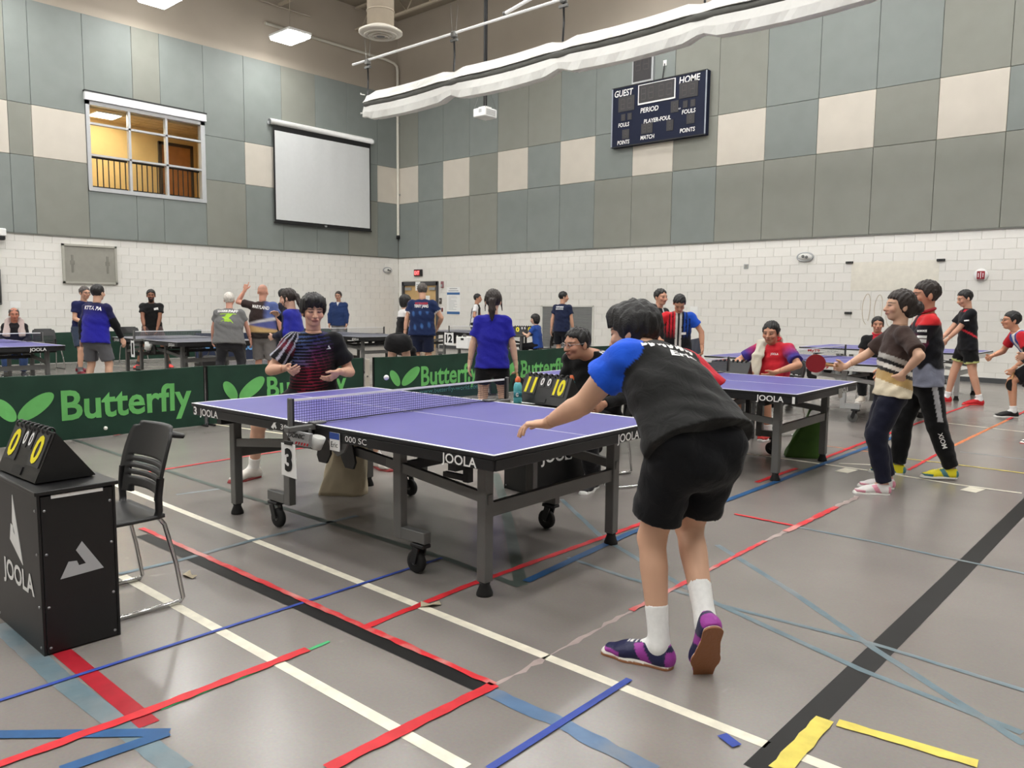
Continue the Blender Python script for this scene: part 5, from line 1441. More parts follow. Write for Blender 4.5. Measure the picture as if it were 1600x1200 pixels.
    # head
    hy, hp, hr = head
    Rh = rot('z', hy)@rot('x', hp)@rot('y', hr)
    hc = nb+nrm(u2+Rh@V3(0, 0, 1)*1.2+V3(0, 0, .2))*.088*s+Rh@V3(0, .020, .070)*s
    if headc is not None: hc = wl(headc)
    hs = s**.5*1.04
    def hp_(x, y, z): return hc+Rh@(V3(x, y, z)*hs)
    MH = Rh.T
    B = []
    # skin volumes
    B.append(tube(pel-V3(0, 0, .06), mid, [.124*s*bw, .110*s*bw], [.090*s, .080*s], side=xp, k=.04)); B.append(tube(mid, nb-u2*.07*s, [.110*s*bw, .118*s*bw, .095*s*bw], [.080*s, .08*s, .055*s], side=xs_, k=.04))
    B.append(tube(nb-u2*.06*s, hp_(0, -.022, -.06), [.070*s, .058*s, .055*s], k=.03))
    for r in (0, 1):
        B.append(tube(sh[r]+(el[r]-sh[r])*.08-xs_*(.012 if r else -.012), el[r], [.036*s, .046*s*arm, .038*s*arm], k=.02)); B.append(tube(el[r], wr[r], [.039*s*arm, .044*s*arm, .036*s*arm, .027*s*arm**.5], [.037*s*arm, .041*s*arm, .032*s*arm, .022*s*arm**.5], ts=[0, .25, .6, 1], k=.015))
        B.append(tube(hip[r], knee[r], [.074*s, .076*s, .056*s], k=.03)); B.append(tube(knee[r], ank[r], [.053*s, .057*s, .046*s, .034*s], ts=[0, .28, .62, 1], k=.02))
        B.append(tube(ank[r], ank[r]+footR[r]@V3(0, .09, -.06), [.030, .026], k=.02))
        B.append(ell(knee[r], (.052*s,)*3, k=.02))
    HP = [ell(hp_(0, -.012, .028), V3(.077, .096, .093)*hs, MH, k=.02), ell(hp_(0, .022, -.045), V3(.058, .066, .068)*hs, MH, k=.025), ell(hp_(0, .055, -.088), V3(.032, .026, .024)*hs, MH, k=.02),
          ell(hp_(0, .075, .018), V3(.052, .018, .022)*hs, MH, k=.02), tube(hp_(0, .092, .0), hp_(0, .108, -.034), [.009*hs, .014*hs], k=.012), ell(hp_(0, .090, -.062), V3(.026, .012, .012)*hs, MH, k=.012)]
    for sx in (-1, 1):
        HP += [ell(hp_(sx*.043, .066, -.03), V3(.024, .022, .022)*hs, MH, k=.02), ell(hp_(sx*.079, -.012, -.012), V3(.010, .020, .032)*hs, MH, k=.006), ell(hp_(sx*.012, .098, -.036), V3(.010, .009, .008)*hs, MH, k=.008)]
        sk = ell(hp_(sx*.032, .098, .0), V3(.018, .014, .010)*hs, MH); sk['neg'] = True; HP.append(sk)
        HP.append(ell(hp_(sx*.032, .079, .0), V3(.014, .012, .009)*hs, MH, k=.004))
    if beard: HP.append(ell(hp_(0, .045, -.085), V3(.055, .052, .045)*hs, MH, k=.02))
    B += HP
    hb = []
    hk = hands or {}
    boxes = [(hc-.15*hs, hc+.15*hs, .0048 if near else .008)]
    for r in (0, 1):
        hd = hk.get(r, {})
        dd = V3(hd['d']) if 'd' in hd else nrm(wr[r]-el[r])*.9+V3(0, 0, -.15)
        if 'dw' in hd: dd = V3(hd['dw'])@Rw
        n = V3(hd['n']) if 'n' in hd else V3(-1 if r else 1, .15, 0)
        if 'nw' in hd: n = V3(hd['nw'])@Rw
        hd['wl'] = wr[r]
        hpz = hand_prims(wr[r], nrm(dd), n, bool(r), hd.get('curl', .38), hd.get('spread', .1), s*.98)
        B += hpz; c = wr[r]+nrm(dd)*.09*s
        lo = np.min([p['lo'] for p in hpz], 0)-.004; hi = np.max([p['hi'] for p in hpz], 0)+.004
        boxes.append((lo, hi, .0045 if near else .006))
    Vb, Qb = sdf_mesh(B, hN, boxes)
    base = L(skin); C = np.repeat(base[None], len(Vb), 0)
    hv = (Vb-hc)@Rh/hs                               # head coordinates
    inh = (np.abs(hv) < .16).all(1)
    C *= (1+.05*np.sin(Vb[:, :1]*31)*np.sin(Vb[:, 1:2]*27+1)*np.sin(Vb[:, 2:]*23))
    if features:
        fr = inh & (hv[:, 1] > .05)
        def blob(cx, cz, rx, rz, soft=.35): return np.clip((1+soft-np.sqrt(((hv[:, 0]-cx)/rx)**2+((hv[:, 2]-cz)/rz)**2))/soft, 0, 1)*fr
        def mixc(w, c): 
            nonlocal C
            C = C*(1-w[:, None])+L(c)[None]*w[:, None]
        mixc(blob(0, -.062, .024, .0095)*.65, (158, 84, 78)); mixc(blob(0, -.0625, .022, .0022)*.7, (96, 44, 42))
        for sx in (-1, 1):
            mixc(blob(sx*.032, .0, .0165, .0058)*.9, (50, 36, 32)); mixc(blob(sx*.0355, .0, .004, .003, .6)*.35, (200, 190, 184))
            mixc(blob(sx*.034, .021, .022, .0048)*.85, (46, 36, 32)); mixc(blob(sx*.046, -.03, .02, .02, .9)*.18, (190, 104, 90)); mixc(blob(sx*.009, -.041, .0045, .003)*.6, (92, 52, 44))
        if beard:
            w = np.clip((-.035-hv[:, 2])/.012, 0, 1)*np.clip((hv[:, 1]-.0)/.02, 0, 1)*inh*(1-blob(0, -.062, .024, .009)); mixc(w*.96, (24, 20, 20))
            mixc(blob(0, -.048, .03, .006)*.9, (24, 20, 20))
        if hair == 'shaved':
            w = np.clip((hv[:, 2]-(.035+.25*np.maximum(hv[:, 1], -.04)))/.03, 0, 1)*inh*np.clip((.06-hv[:, 1])/.02, 0, 1); mixc(w*.45, (110, 84, 74))
    link(bpy.data.objects.new('body', mesh_np('body', Vb, Qb, M_SKIN, C)), root)
    # hair
    if hair not in ('bald', 'shaved', None):
        hm = hairm or M_HAIRK
        Z = []
        big = {'short': 0, 'thick': .012, 'crew': .001, 'pony': .004, 'bun': .006, 'bob': .012, 'balding': -.003, 'mop': .012}[hair]
        Z.append(ell((0, -.014, .032), (.088+big, .104+big, .098+big), k=.02))
        if hair in ('thick', 'mop'): Z.append(ell((0, .05, .085), (.075, .055, .042), k=.03))
        if hair == 'bob': Z += [ell((0, -.035, -.035), (.098, .085, .095), k=.03)]
        if hair == 'pony': Z += [ell((0, -.125, .0), (.032, .03, .03), k=.02), tube((0, -.13, 0), (0, -.145, -.20), [.034, .042, .016], [.030, .034, .014], k=.02), tube((-.085, .0, .02), (-.094, .035, -.11), [.012, .006], k=.015), tube((.085, .0, .02), (.094, .035, -.11), [.012, .006], k=.015)]
        if hair == 'bun': Z += [ell((0, -.13, -.01), (.062, .052, .055), k=.02), ell((0, -.06, -.04), (.07, .06, .06), k=.03)]
        lo, hi = bounds(Z, .006); hh = .0055 if near else .008; Fh, axh = field(Z, lo, hi, hh)
        X = np.meshgrid(*[a.astype(f32) for a in axh], indexing='ij', sparse=True)
        y, z, x = X[1], X[2], X[0]
        yk = [-.2, -.06, -.025, .02, .045, .075, .2]
        zk = {'short': [-.07, -.07, -.055, -.018, .03, .058, .062], 'crew': [-.06, -.06, -.045, .0, .045, .068, .07], 'thick': [-.075, -.075, -.06, -.012, .012, .035, .038], 'mop': [-.08, -.08, -.065, -.03, .012, .034, .036],
              'pony': [-.3, -.3, -.3, -.3 if 0 else -.045, .03, .058, .06], 'bun': [-.09, -.09, -.08, -.03, .035, .06, .062], 'bob': [-.14, -.14, -.14, -.11, .012, .036, .038], 'balding': [-.06, -.06, -.05, -.02, .05, .09, .10]}[hair]
        zoff = .007*np.sin(x*95+1.)+.005*np.sin(x*170)+.08*np.abs(x)*(y > .03)*-.25
        z = z-zoff*(y > 0.)
        if hair == 'pony': Fh = np.maximum(Fh, np.where((y < .01) | (np.abs(x) > .086), -1., np.interp(y, yk, zk)-z))
        else: Fh = np.maximum(Fh, np.interp(y, yk, zk)-z)
        if hair == 'balding': Fh = np.maximum(Fh, .0+np.minimum(z-.072, y*0+(y+.06)*1.))if False else np.maximum(Fh, np.minimum(z-.088, .12-np.abs(x)*0))
        Fh = Fh+.0028*np.sin(x*180+z*40)*np.sin(y*130+z*55)+.0020*np.sin(x*90-y*110+z*30)+.002*np.sin(x*260+y*60)
        vv, qq = surface_nets(Fh, lo, hh)
        vv = P_(vv*hs, Rh, hc)
        link(bpy.data.objects.new('hair', mesh_np('hair', vv, qq, hm)), root)
    if glasses is not None:
        gm = M_GLSW if glasses == 'silver' else M_GLS
        mb = MB()
        for sx in (-1, 1):
            mb.tube([hp_(sx*.034+.024*math.cos(a*math.pi/8), .108, .0+.018*math.sin(a*math.pi/8)) for a in range(16)], .0022, 5, closed=True)
            mb.tube([hp_(sx*.058, .105, .006), hp_(sx*.085, .06, .008), hp_(sx*.088, -.01, .004)], .002, 5)
        mb.tube([hp_(-.011, .11, .004), hp_(.011, .11, .004)], .002, 5)
        mb.build('glasses', gm, root)
    # shirt
    info = dict(pel=pel, mid=mid, nb=nb, u1=u1, u2=u2, xs=xs_, fw=fw, sh=sh, el=el, wr=wr, hc=hc, Rh=Rh, hs=hs, root=root, Rw=Rw, wl=wl, knee=knee, hip=hip, xp=xp, s=s, ank=ank)
    rng = random.Random(len(label)*13+int(abs(loc[0])*100)); ph = [rng.uniform(0, 6.28) for _ in range(8)]
    def cloth_noise(amp):
        def fn(X):
            x, y, z = X
            return (amp*(np.sin(x*23+z*31+ph[0])*np.sin(z*19-y*27+ph[1])+.7*np.sin((x+y)*41+z*17+ph[2])*np.sin(z*37+ph[3])+.5*np.sin(z*70+x*20+ph[4]+2*np.sin(y*25)))).astype(f32)
        return fn
    hemz = shirt_hem*s
    TW = bw*drape
    Tp = [tube(pel-u1*hemz, mid, [.200*s*TW, .180*s*TW, .160*s*TW], [.140*s*drape, .128*s*drape, .116*s*drape], side=xp, k=.05, flat0=True, part=0),
          tube(mid, nb-u2*.004*s, [.160*s*TW, .174*s*bw, .182*s*bw, .150*s*bw, .080*s], [.116*s*drape, .118*s, .108*s, .082*s, .066*s], ts=[0, .42, .70, .87, 1.], side=xs_, k=.05, flat1=True, part=0)]
    for r in (0, 1):
        if sleeve == 'short':
            e = sh[r]+(el[r]-sh[r])*sleeve_len
            Tp.append(tube(sh[r]-(xs_*(1 if r else -1))*.03*s, e, [.066*s*arm, .069*s*arm, .074*s*arm], [.066*s*arm, .069*s*arm, .072*s*arm], k=.035, flat1=True, part=1+r))
        elif sleeve == 'long':
            Tp.append(tube(sh[r]-(xs_*(1 if r else -1))*.03*s, el[r], [.066*s, .062*s, .058*s], k=.035, part=1+r)); Tp.append(tube(el[r], el[r]+(wr[r]-el[r])*.96, [.060*s, .054*s, .040*s], k=.03, flat1=True, part=1+r))
    for r in (0, 1):
        if sleeve: Tp.append(ell(sh[r]-u2*.012*s, (.060*s,)*3, k=.03, part=1+r))
    Vt, Qt = sdf_mesh(Tp, hN*(.85 if near else .9), noise=cloth_noise(.0034 if near else .003))
    part = nearest_part(Tp, Vt)
    q = Vt-pel; ax = nb-pel; tt = (q@nrm(ax))/np.linalg.norm(ax); uu = q@xs_/s; vv_ = q@fw/s
    if callable(top): Ct = np.asarray(top(uu, vv_, tt, part, Vt, info), float)
    else: Ct = np.repeat(L(top or (40, 40, 44))[None], len(Vt), 0)
    shirt = link(bpy.data.objects.new('shirt', mesh_np('shirt', Vt, Qt, topm or M_CLOTH, Ct)), root)
    info['shirt'] = (shirt, Vt, Qt)
    if collar is not None:
        mb = MB(); cpt = []
        for i in range(20):
            a = 2*math.pi*i/20; cpt.append(nb+u2*(.012+.018*math.cos(a))*s*-1+u2*.035*s+(xs_*math.sin(a)*.064+fw*math.cos(a)*.062)*s)
        mb.tube(cpt, .014, 6, closed=True); mb.build('collar', mat('collar_%d_%d_%d' % tuple(collar), collar, .8), root)
    # bottoms
    Bp = [tube(pel-V3(0, 0, .09*s), pel+u1*.07*s, [.165*s*bw, .160*s*bw, .150*s*bw], [.122*s, .118*s, .108*s], side=xp, k=.05, flat1=True, part=0)]
    for r in (0, 1):
        hp0 = hip[r]+(xp*(.012 if r else -.012))*s
        if bottom == 'shorts':
            ff = .86 if blen is None else blen
            e = hp0+(knee[r]-hp0)*ff; Bp.append(tube(hp0, e, [.098*s*bw**.5, .102*s, .102*s], [.106*s*bw**.5, .108*s, .104*s], side=xp, k=.03, flat1=True, part=1+r))
        elif bottom == 'trousers':
            Bp.append(tube(hp0, knee[r], [.100*s*bw**.5, .096*s*legw, .078*s*legw], k=.03, part=1+r)); Bp.append(tube(knee[r], knee[r]+(ank[r]-knee[r])*.99, [.078*s*legw, .076*s*legw, .062*s], k=.03, flat1=True, part=1+r))
        elif bottom == 'skirt':
            e = hp0+(knee[r]-hp0)*(.42 if blen is None else blen); Bp.append(tube(hp0, e, [.125*s, .140*s], [.13*s, .14*s], k=.09, flat1=True, part=1+r))
    Vk, Qk = sdf_mesh(Bp, hN*(.9 if near else 1.), noise=cloth_noise(.003))
    if callable(bcol): Ck = np.asarray(bcol(Vk, nearest_part(Bp, Vk), info), float)
    else: Ck = np.repeat(L(bcol)[None], len(Vk), 0)
    bot = link(bpy.data.objects.new({'shorts': 'shorts', 'trousers': 'trousers', 'skirt': 'skirt'}[bottom], mesh_np(bottom, Vk, Qk, M_CLOTH, Ck)), root)
    info['bottom'] = (bot, Vk, Qk)
    if sock is not None:
        sc, sl_ = sock
        for r in (0, 1):
            a = ank[r]; d = nrm(knee[r]-a)
            v, qq = sdf_mesh([tube(a-d*.02, a+d*sl_, [.043*s, .043*s, .047*s], k=.01, flat1=True), tube(a-d*.01, a+footR[r]@V3(0, .05, -.03), [.037, .035], k=.02)], .008)
            link(bpy.data.objects.new('sock', mesh_np('sock', v, qq, mat('sock_%d_%d_%d' % tuple(sc), sc, .9, var=.04, scale=60.))), root)
    return root, info

def print_on(info, s, u, t, up=None, h=.05, w=None, m=None, front=False, bold=.02, shear=0., which='shirt', tilt=0., name='lettering', centre=None, ux=None, nn=None):
    """print words on a garment: u across, t along the spine; projected onto the cloth"""
    o, Vt, Qt = info[which]
    bvh = BVHTree.FromPolygons([tuple(v) for v in Vt], [tuple(int(i) for i in q) for q in Qt])
    sgn = 1 if front else -1
    X = info['xs']*(-1 if front else 1) if ux is None else V3(ux); N = info['fw']*sgn if nn is None else V3(nn)
    axis = info['nb']-info['pel']; U = nrm(axis); U = nrm(U-N*(U@N)); X = nrm(X-N*(X@N)); U = np.cross(N, X)
    if tilt: a = math.radians(tilt); X, U = X*math.cos(a)+U*math.sin(a), -X*math.sin(a)+U*math.cos(a)
    C0 = info['pel']+axis*t+info['xs']*u if centre is None else V3(centre)
    if isinstance(s, str): Vx, Fx = text_geo(s, bold, shear); xs = [v[0] for v in Vx]; cx = (min(xs)+max(xs))/2; sy = h/.7; sx = sy if w is None else w/(max(xs)-min(xs)); P2 = [((v[0]-cx)*sx, (v[1]-.35)*sy) for v in Vx]
    else: P2, Fx = s
    out = []
    for a, b in P2:
        p = C0+X*a+U*b+N*.45
        hit = bvh.ray_cast(Vector(p), Vector(-N))
        out.append((hit[0]+Vector(N)*.004) if hit[0] is not None and hit[3] < .8 else Vector(C0+X*a+U*b+N*.1))
    mb = MB(); mb.add(out, Fx); return mb.build(name, m or M_WLET, info['root'])
def glyphs(n, w, h, seed):
    """a row of blurred, unreadable characters"""
    rr = random.Random(seed); P = []; Fs = []; st = w/n
    for k in range(n):
        x = -w/2+st*(k+.5); a, b = st*.38, h/2*rr.uniform(.8, 1.); i0 = len(P); c = rr.uniform(-.3, .3)*a
        P += [(x-a, -b), (x-a*.35, -b), (x-a*.35+c*.2, -b*.2), (x+a*.4, -b*.25), (x+a*.4, -b), (x+a, -b), (x+a, b), (x+a*.4, b), (x+a*.35, b*.3), (x-a*.35, b*.25), (x-a*.35, b), (x-a, b)]
        Fs += [(i0, i0+1, i0+2, i0+9, i0+10, i0+11), (i0+2, i0+3, i0+8, i0+9), (i0+3, i0+4, i0+5, i0+6, i0+7, i0+8)]
    return (P, Fs)
def grid_patch(w, h, nx=6, ny=6):
    P = [(-w/2+w*i/nx, -h/2+h*j/ny) for j in range(ny+1) for i in range(nx+1)]
    return (P, [(j*(nx+1)+i, j*(nx+1)+i+1, (j+1)*(nx+1)+i+1, (j+1)*(nx+1)+i) for j in range(ny) for i in range(nx)])

M_RUBR = mat('red_rubber', (140, 22, 34), .5, var=.04); M_RUBK = mat('black_paddle_rubber', (22, 22, 24), .5, var=.04); M_WOOD = mat('paddle_wood', (186, 140, 92), .5, var=.15, scale=30.)
def paddle(p, d, n, label, front=M_RUBR, back=M_RUBK):
    """paddle: grip at p, blade along d, front rubber looks along n (world)"""
    d = nrm(d); n = V3(n); n = nrm(n-d*(n@d)); x = np.cross(d, n)
    t = empty('table_tennis_paddle', tuple(p), 0, label, 'paddle')
    def fr(a, b, c): return Vector(d*b+x*a+n*c)
    pts = []
    for i in range(26):
        a = 2*math.pi*i/26; pts.append((.075*math.sin(a), .135-.079*math.cos(a)))
    for nm, c0, c1, m in (('blade', -.003, .003, M_WOOD), ('front_rubber', .003, .0065, front), ('back_rubber', -.0065, -.003, back)):
        V = [fr(a, b, c0) for a, b in pts]+[fr(a, b, c1) for a, b in pts]; n_ = len(pts)
        Fc = [tuple(range(n_)), tuple(range(2*n_-1, n_-1, -1))]+[(i, n_+i, n_+(i+1) % n_, (i+1) % n_) for i in range(n_)]
        mb = MB(); mb.add(V, Fc); mb.build(nm, m, t)
    mb = MB(); mb.tube([fr(0, -.05, 0), fr(0, .0, 0), fr(0, .06, 0)], [.015, .0125, .014], 10); mb.build('handle', M_WOOD, t)
    return t
# ------------------------------------------------------------ the people
def sm(x, a, b): return np.clip((x-a)/(b-a), 0, 1)
def mixm(C, w, c): return C*(1-w[:, None])+L(c)[None]*w[:, None]
def solid(n, c): return np.repeat(L(c)[None], n, 0)

# foreground player, seen from behind
def top_p1(u, v, t, part, V, I):
    C = solid(len(u), (36, 36, 36)); C = mixm(C, (part == 1)*1., (34, 92, 222)); C = mixm(C, (part == 2)*1., (200, 34, 52))
    side = ((part == 0) & (v > -.02) & (u < -.13) & (t > .75))*1.; return mixm(C, side, (40, 40, 40))
r, I1 = person('player in black shirt with blue left sleeve reaching over the foreground table', (-1.5, 2.72), 148, 1.74, pelvis=(-1.50, 2.77, .925), neck=(-1.82, 2.91, 1.255), world=('pelvis', 'neck', 'wrists', 'feet'),
    feet={0: (-1.63, 2.66, 42, 0, 0, (-.1, 1, .1)), 1: (-1.36, 2.66, -12, .15, -62, (.1, .8, -.3))}, wrists={0: (-2.25, 2.745, .905), 1: (-1.66, 3.22, .76)}, elbow={0: (-.1, -.3, -1), 1: (.5, -1, -.3)}, headc=(-1.945, 2.975, 1.325), head=(38, -12, 8), pyaw=0, twist=26, armlen=1.02,
    hands={0: dict(dw=(-.86, -.50, -.06), nw=(.25, .1, -.9), curl=[.35, .55, .65, .75], spread=.4), 1: dict(curl=1.1)}, skin=(214, 170, 142), hair='mop', top=top_p1, bcol=(14, 15, 19), shoes=((34, 36, 74), (148, 96, 62), (160, 62, 158)), sock=((240, 240, 238), .15), near=True, build=1.12, sleeve_len=.5, drape=1.08, blen=.76, shirt_hem=.025, arm=1.2)
print_on(I1, 'Eric', .015, .71, h=.042, w=.15, bold=.03, shear=.25, tilt=-4)
gl = []; fc = []
for k, (x, w_, hgt) in enumerate(((-.13, .03, .02), (-.095, .025, .03), (-.06, .018, .018), (-.035, .022, .034), (.0, .03, .03), (.035, .02, .022), (.06, .03, .034), (.095, .024, .02), (.125, .026, .028))):
    b0 = len(gl); gl += [(x-w_/2, -hgt/2), (x+w_*.2, -hgt/2+.004), (x+w_/2, hgt*.1), (x+w_*.3, hgt/2), (x-w_*.1, hgt*.2), (x-w_/2, hgt/2)]; fc.append(tuple(range(b0, b0+6)))
print_on(I1, (gl, fc), -.015, .82, tilt=-3, name='shirt_lettering')
for r_ in (0, 1):
    pass

# opponent behind the far end of the table
def top_p2(u, v, t, part, V, I):
    n = len(u); C = solid(n, (20, 20, 24))
    st = (np.sin((t*.55+u*.12)*2*math.pi/.0275) > .25)*1.
    diag = np.clip(1-np.abs(u-.02-(t-.5)*-.10)/.17, 0, 1)*(part == 0)*(v > -.02)*sm(t, -.2, -.05)
    red = mixm(solid(n, (196, 44, 84)), sm(t, .45, .9), (58, 62, 132))
    w = st*diag*.55; C = C*(1-w[:, None])+red*w[:, None]
    upl = st*((part == 0) & (v > 0) & (u > .0) & (t > .5))*np.clip((u-.0)/.08, 0, 1); C = mixm(C, upl*.4, (96, 128, 190))
    a = I['sh'][1]; e = nrm(I['el'][1]-a); q = V-a; pr = q@I['fw']
    o2 = np.cross(e, I['fw']); phi = np.arctan2(q@nrm(o2), pr); ss = (np.sin(phi*11) > .55)*(part == 2); C = mixm(C, ss*.8, (190, 190, 206))
    gl = np.clip(1-np.abs((q@e)-.06)/.06, 0, 1)*(part == 2)*(1-ss); return mixm(C, gl*.5, (150, 44, 70))
r, I2 = person('opponent in striped black shirt crouching behind the far end of the foreground table', (-5.52, 3.70), -30, 1.74, pelvis=(-5.56, 3.72, .70), neck=(-5.45, 3.66, 1.215), world=('pelvis', 'neck', 'wrists', 'feet'),
    feet={0: (-5.42, 4.30, 20, 0, 0), 1: (-5.83, 3.28, -50, 0, 0)}, wrists={0: (-5.20, 3.72, .90), 1: (-5.36, 3.36, .94)}, elbow={0: (-.55, -1, -.3), 1: (.6, -1, -.2)}, headc=(-5.41, 3.63, 1.38), head=(6, -6, 0),
    hands={0: dict(dw=(-.25, -.75, -.6), nw=(-.6, .0, .5), curl=.5), 1: dict(dw=(.9, -.25, -.35), nw=(.1, .7, .6), curl=1.25)}, skin=(214, 168, 142), hair='thick', top=top_p2, bcol=(20, 20, 24), shoes=((226, 220, 212), (150, 50, 52)), sock=((236, 234, 230), .10), near=True, build=1.06, sleeve_len=.70, arm=1.04)
print_on(I2, ([(-.02, -.016), (.02, -.016), (.002, .018), (-.006, .006), (.004, -.006), (-.006, -.008)], [(0, 1, 2, 3, 4, 5)]), -.11, .80, front=True, name='shirt_logo')

# umpire
def top_p3(u, v, t, part, V, I):
    C = solid(len(u), (20, 20, 21)); w = np.zeros(len(u))
    for k in (-1, 0, 1): w = np.maximum(w, (np.abs(v-.005-k*.024) < .006)*((part == 0) & (np.abs(u) > .07) & (t > .80)))
    for r in (0, 1):
        q = V-I['sh'][r]; pr = q@I['fw']; e = nrm(I['el'][r]-I['sh'][r]); out = q@(I['xs']*(1 if r else -1))
        for k in (-1, 0, 1): w = np.maximum(w, ((np.abs(pr-k*.024) < .006) & (part == 1+r) & (out > .0)))
    return mixm(C, w*1., (236, 236, 236))
r, I3 = person('umpire in black striped jacket and glasses seated behind the 11 and 10 scoreboard', (-3.76, 5.17), 280, 1.76, pelvis=(0, -.06, .54), lean=6, feet={0: (-.12, .24, 5, 0, 0), 1: (.12, .22, -5, 0, 0)}, wrists={0: (-.20, .20, .68), 1: (.20, .22, .68)}, headc=(-3.80, 5.00, 1.14),
    head=(-26, -6, 0), skin=(196, 146, 120), hair='crew', top=top_p3, sleeve='long', bottom='trousers', bcol=(24, 24, 28), near=True, build=1.26, glasses='silver', sock=None)

# girl in blue with pony tail
r, I4 = person('woman in royal blue shirt with pony tail beyond the foreground net, seen from behind', (-5.86, 6.20), 128, 1.57, lean=3, wrists={0: (-.27, .02, .70), 1: (.27, .05, .72)}, elbow={0: (-.6, -1, 0), 1: (.6, -1, 0)},
    hands={1: dict(curl=1.0)}, feet={0: (-.12, .0, 6, 0, 0), 1: (.12, .05, -8, 0, 0)}, skin=(214, 176, 152), hair='pony', hairm=M_HAIRB, top=(34, 34, 150), bcol=(20, 20, 24), shoes=((230, 230, 232), (240, 240, 240)), sock=((236, 236, 236), .08), build=.98, near=True, sleeve_len=.72, blen=.62, drape=1.08)
Wp = lambda I, p: (V3(p)@I['Rw'].T)+V3(*I['root'].location)
pp = Wp(I4, I4['wr'][1]); paddle(pp+V3(0.01, 0, -.085), (.22, .12, -1), (.5, -.8, 0), 'black paddle in the right hand of the woman in royal blue', M_RUBK, M_RUBR)

# left court, far players
def top_p5(u, v, t, part, V, I):
    C = mixm(solid(len(u), (36, 34, 150)), sm(t, .35, .95), (28, 28, 66)); C = mixm(C, (part > 0)*1., (30, 30, 72))
    for r in (0, 1):
        q = V-I['sh'][r]; e = I['el'][r]-I['sh'][r]; f = (q@nrm(e))/np.linalg.norm(e); C = mixm(C, ((part == 1+r) & (f > .62))*1., (14, 14, 17))
    return C
r, I5 = person('man in blue lettered shirt and grey shorts beside the table at the left edge', (-12.72, 4.66), 122, 1.66, lean=7, wrists={0: (-.28, .02, .74), 1: (.30, .20, .86)}, feet={0: (-.17, .0, 8, 0, 0), 1: (.17, .06, -8, 0, 0)}, sleeve='long', skin=(206, 164, 140), hair='short', top=top_p5, bcol=(92, 92, 96), build=1.12, drape=1.1, sock=((230, 230, 230), .1))
print_on(I5, 'KTTA PA', .0, .82, h=.055, w=.29, bold=.03, tilt=-4)
r, I6 = person('man with glasses in navy shirt facing right behind the man in grey shorts', (-16.55, 5.80), 20, 1.70, lean=12, twist=-10, wrists={0: (-.05, .25, .98), 1: (.10, .28, 1.0)}, feet={0: (-.15, -.25, 10, 0, 0), 1: (.15, .15, -8, 0, 0)}, skin=(206, 160, 134), hair='short', hairm=M_HAIRG, top=(28, 34, 76), bcol=(56, 66, 84), glasses='dark', shoes=((120, 34, 46), (30, 30, 34)), sock=((110, 110, 112), .07), head=(-6, -2, 0))
r, I7 = person('bearded man in black shirt leaning behind the dark table', (-17.05, 7.40), -25, 1.68, lean=14, wrists={0: (-.10, .30, .86), 1: (.14, .32, .86)}, elbow={0: (-1, -.5, 0), 1: (1, -.5, 0)}, feet={0: (-.32, .0, 15, 0, 0), 1: (.32, .0, -15, 0, 0)}, skin=(138, 94, 72), hair='short', beard=True, top=(30, 30, 31), bcol=(92, 76, 76), shoes=((214, 70, 66), (30, 28, 30)), build=1.1, sock=((60, 60, 60), .06))
print_on(I7, grid_patch(.085, .045, 3, 2), -.09, .80, front=True, tilt=10, name='name_sticker', m=M_PAPER)
r, I8 = person('white-haired man in grey printed shirt with back turned at the dark table', (-12.40, 6.66), 140, 1.62, lean=12, pelvis=(0, -.04, .84), wrists={0: (-.32, .22, .78), 1: (.32, .20, .76)}, elbow={0: (-1, -.6, 0), 1: (1, -.6, 0)}, feet={0: (-.2, .0, 10, 0, 0), 1: (.2, .02, -10, 0, 0)}, skin=(214, 160, 140), hair='short', hairm=M_HAIRW, top=(112, 112, 112), bottom='trousers', bcol=(48, 48, 52), build=1.25, drape=1.15)
print_on(I8, 'PAPP', .085, .87, h=.045, w=.15, bold=.03); print_on(I8, glyphs(5, .17, .045, 2), -.09, .87, name='shirt_lettering')
M_LIME = mat('lime_print', (160, 206, 54), .7, var=.1, scale=30.)
print_on(I8, ([(-.12, -.10), (-.02, -.06), (.10, -.09), (.06, -.03), (.02, .0), (.08, .07), (.0, .09), (-.05, .03), (-.10, .02), (-.04, -.02), (-.10, -.05)], [(0, 1, 9, 10), (1, 2, 3), (1, 3, 4, 9), (4, 5, 6, 7), (4, 7, 8, 9)]), 0, .62, m=M_LIME, name='shirt_print')
print_on(I8, grid_patch(.26, .012, 8, 1), 0, .77, m=M_LIME, name='shirt_print')
def top_p9(u, v, t, part, V, I):
    C = solid(len(u), (50, 38, 36)); d = t+u*.9
    C = mixm(C, sm(u, .04, .13)*(part != 1), (84, 98, 150)); C = mixm(C, sm(.42-t+.4*u, 0, .06)*(part == 0), (206, 204, 206)); C = mixm(C, sm(.34-t+.3*u, 0, .05)*(part == 0), (86, 92, 150)); C = mixm(C, sm(.20-t-.3*u, 0, .06)*(part == 0), (196, 164, 112)); return mixm(C, sm(.02-t, 0, .03)*(part == 0), (44, 38, 36))
r, I9 = person('bald man in MARYLAND shirt raising his left hand', (-12.28, 7.22), 128, 1.72, lean=2, wrists={0: (-.34, .10, 1.66), 1: (.34, .04, .80)}, elbow={0: (-1, .2, -.6), 1: (1, -.6, 0)}, hands={0: dict(d=(.25, 0, 1), n=(0, 1, 0), curl=[.1, 1.3, 1.3, 1.3]), 1: dict(curl=1.0)}, skin=(212, 156, 134), hair='shaved', top=top_p9, bcol=(126, 122, 120), build=1.22, drape=1.12, blen=1.05, sock=((230, 230, 230), .08), shoes=((220, 220, 220), (120, 120, 120)))
print_on(I9, 'MARYLAND', .0, .80, h=.055, w=.30, bold=.03, tilt=-7)
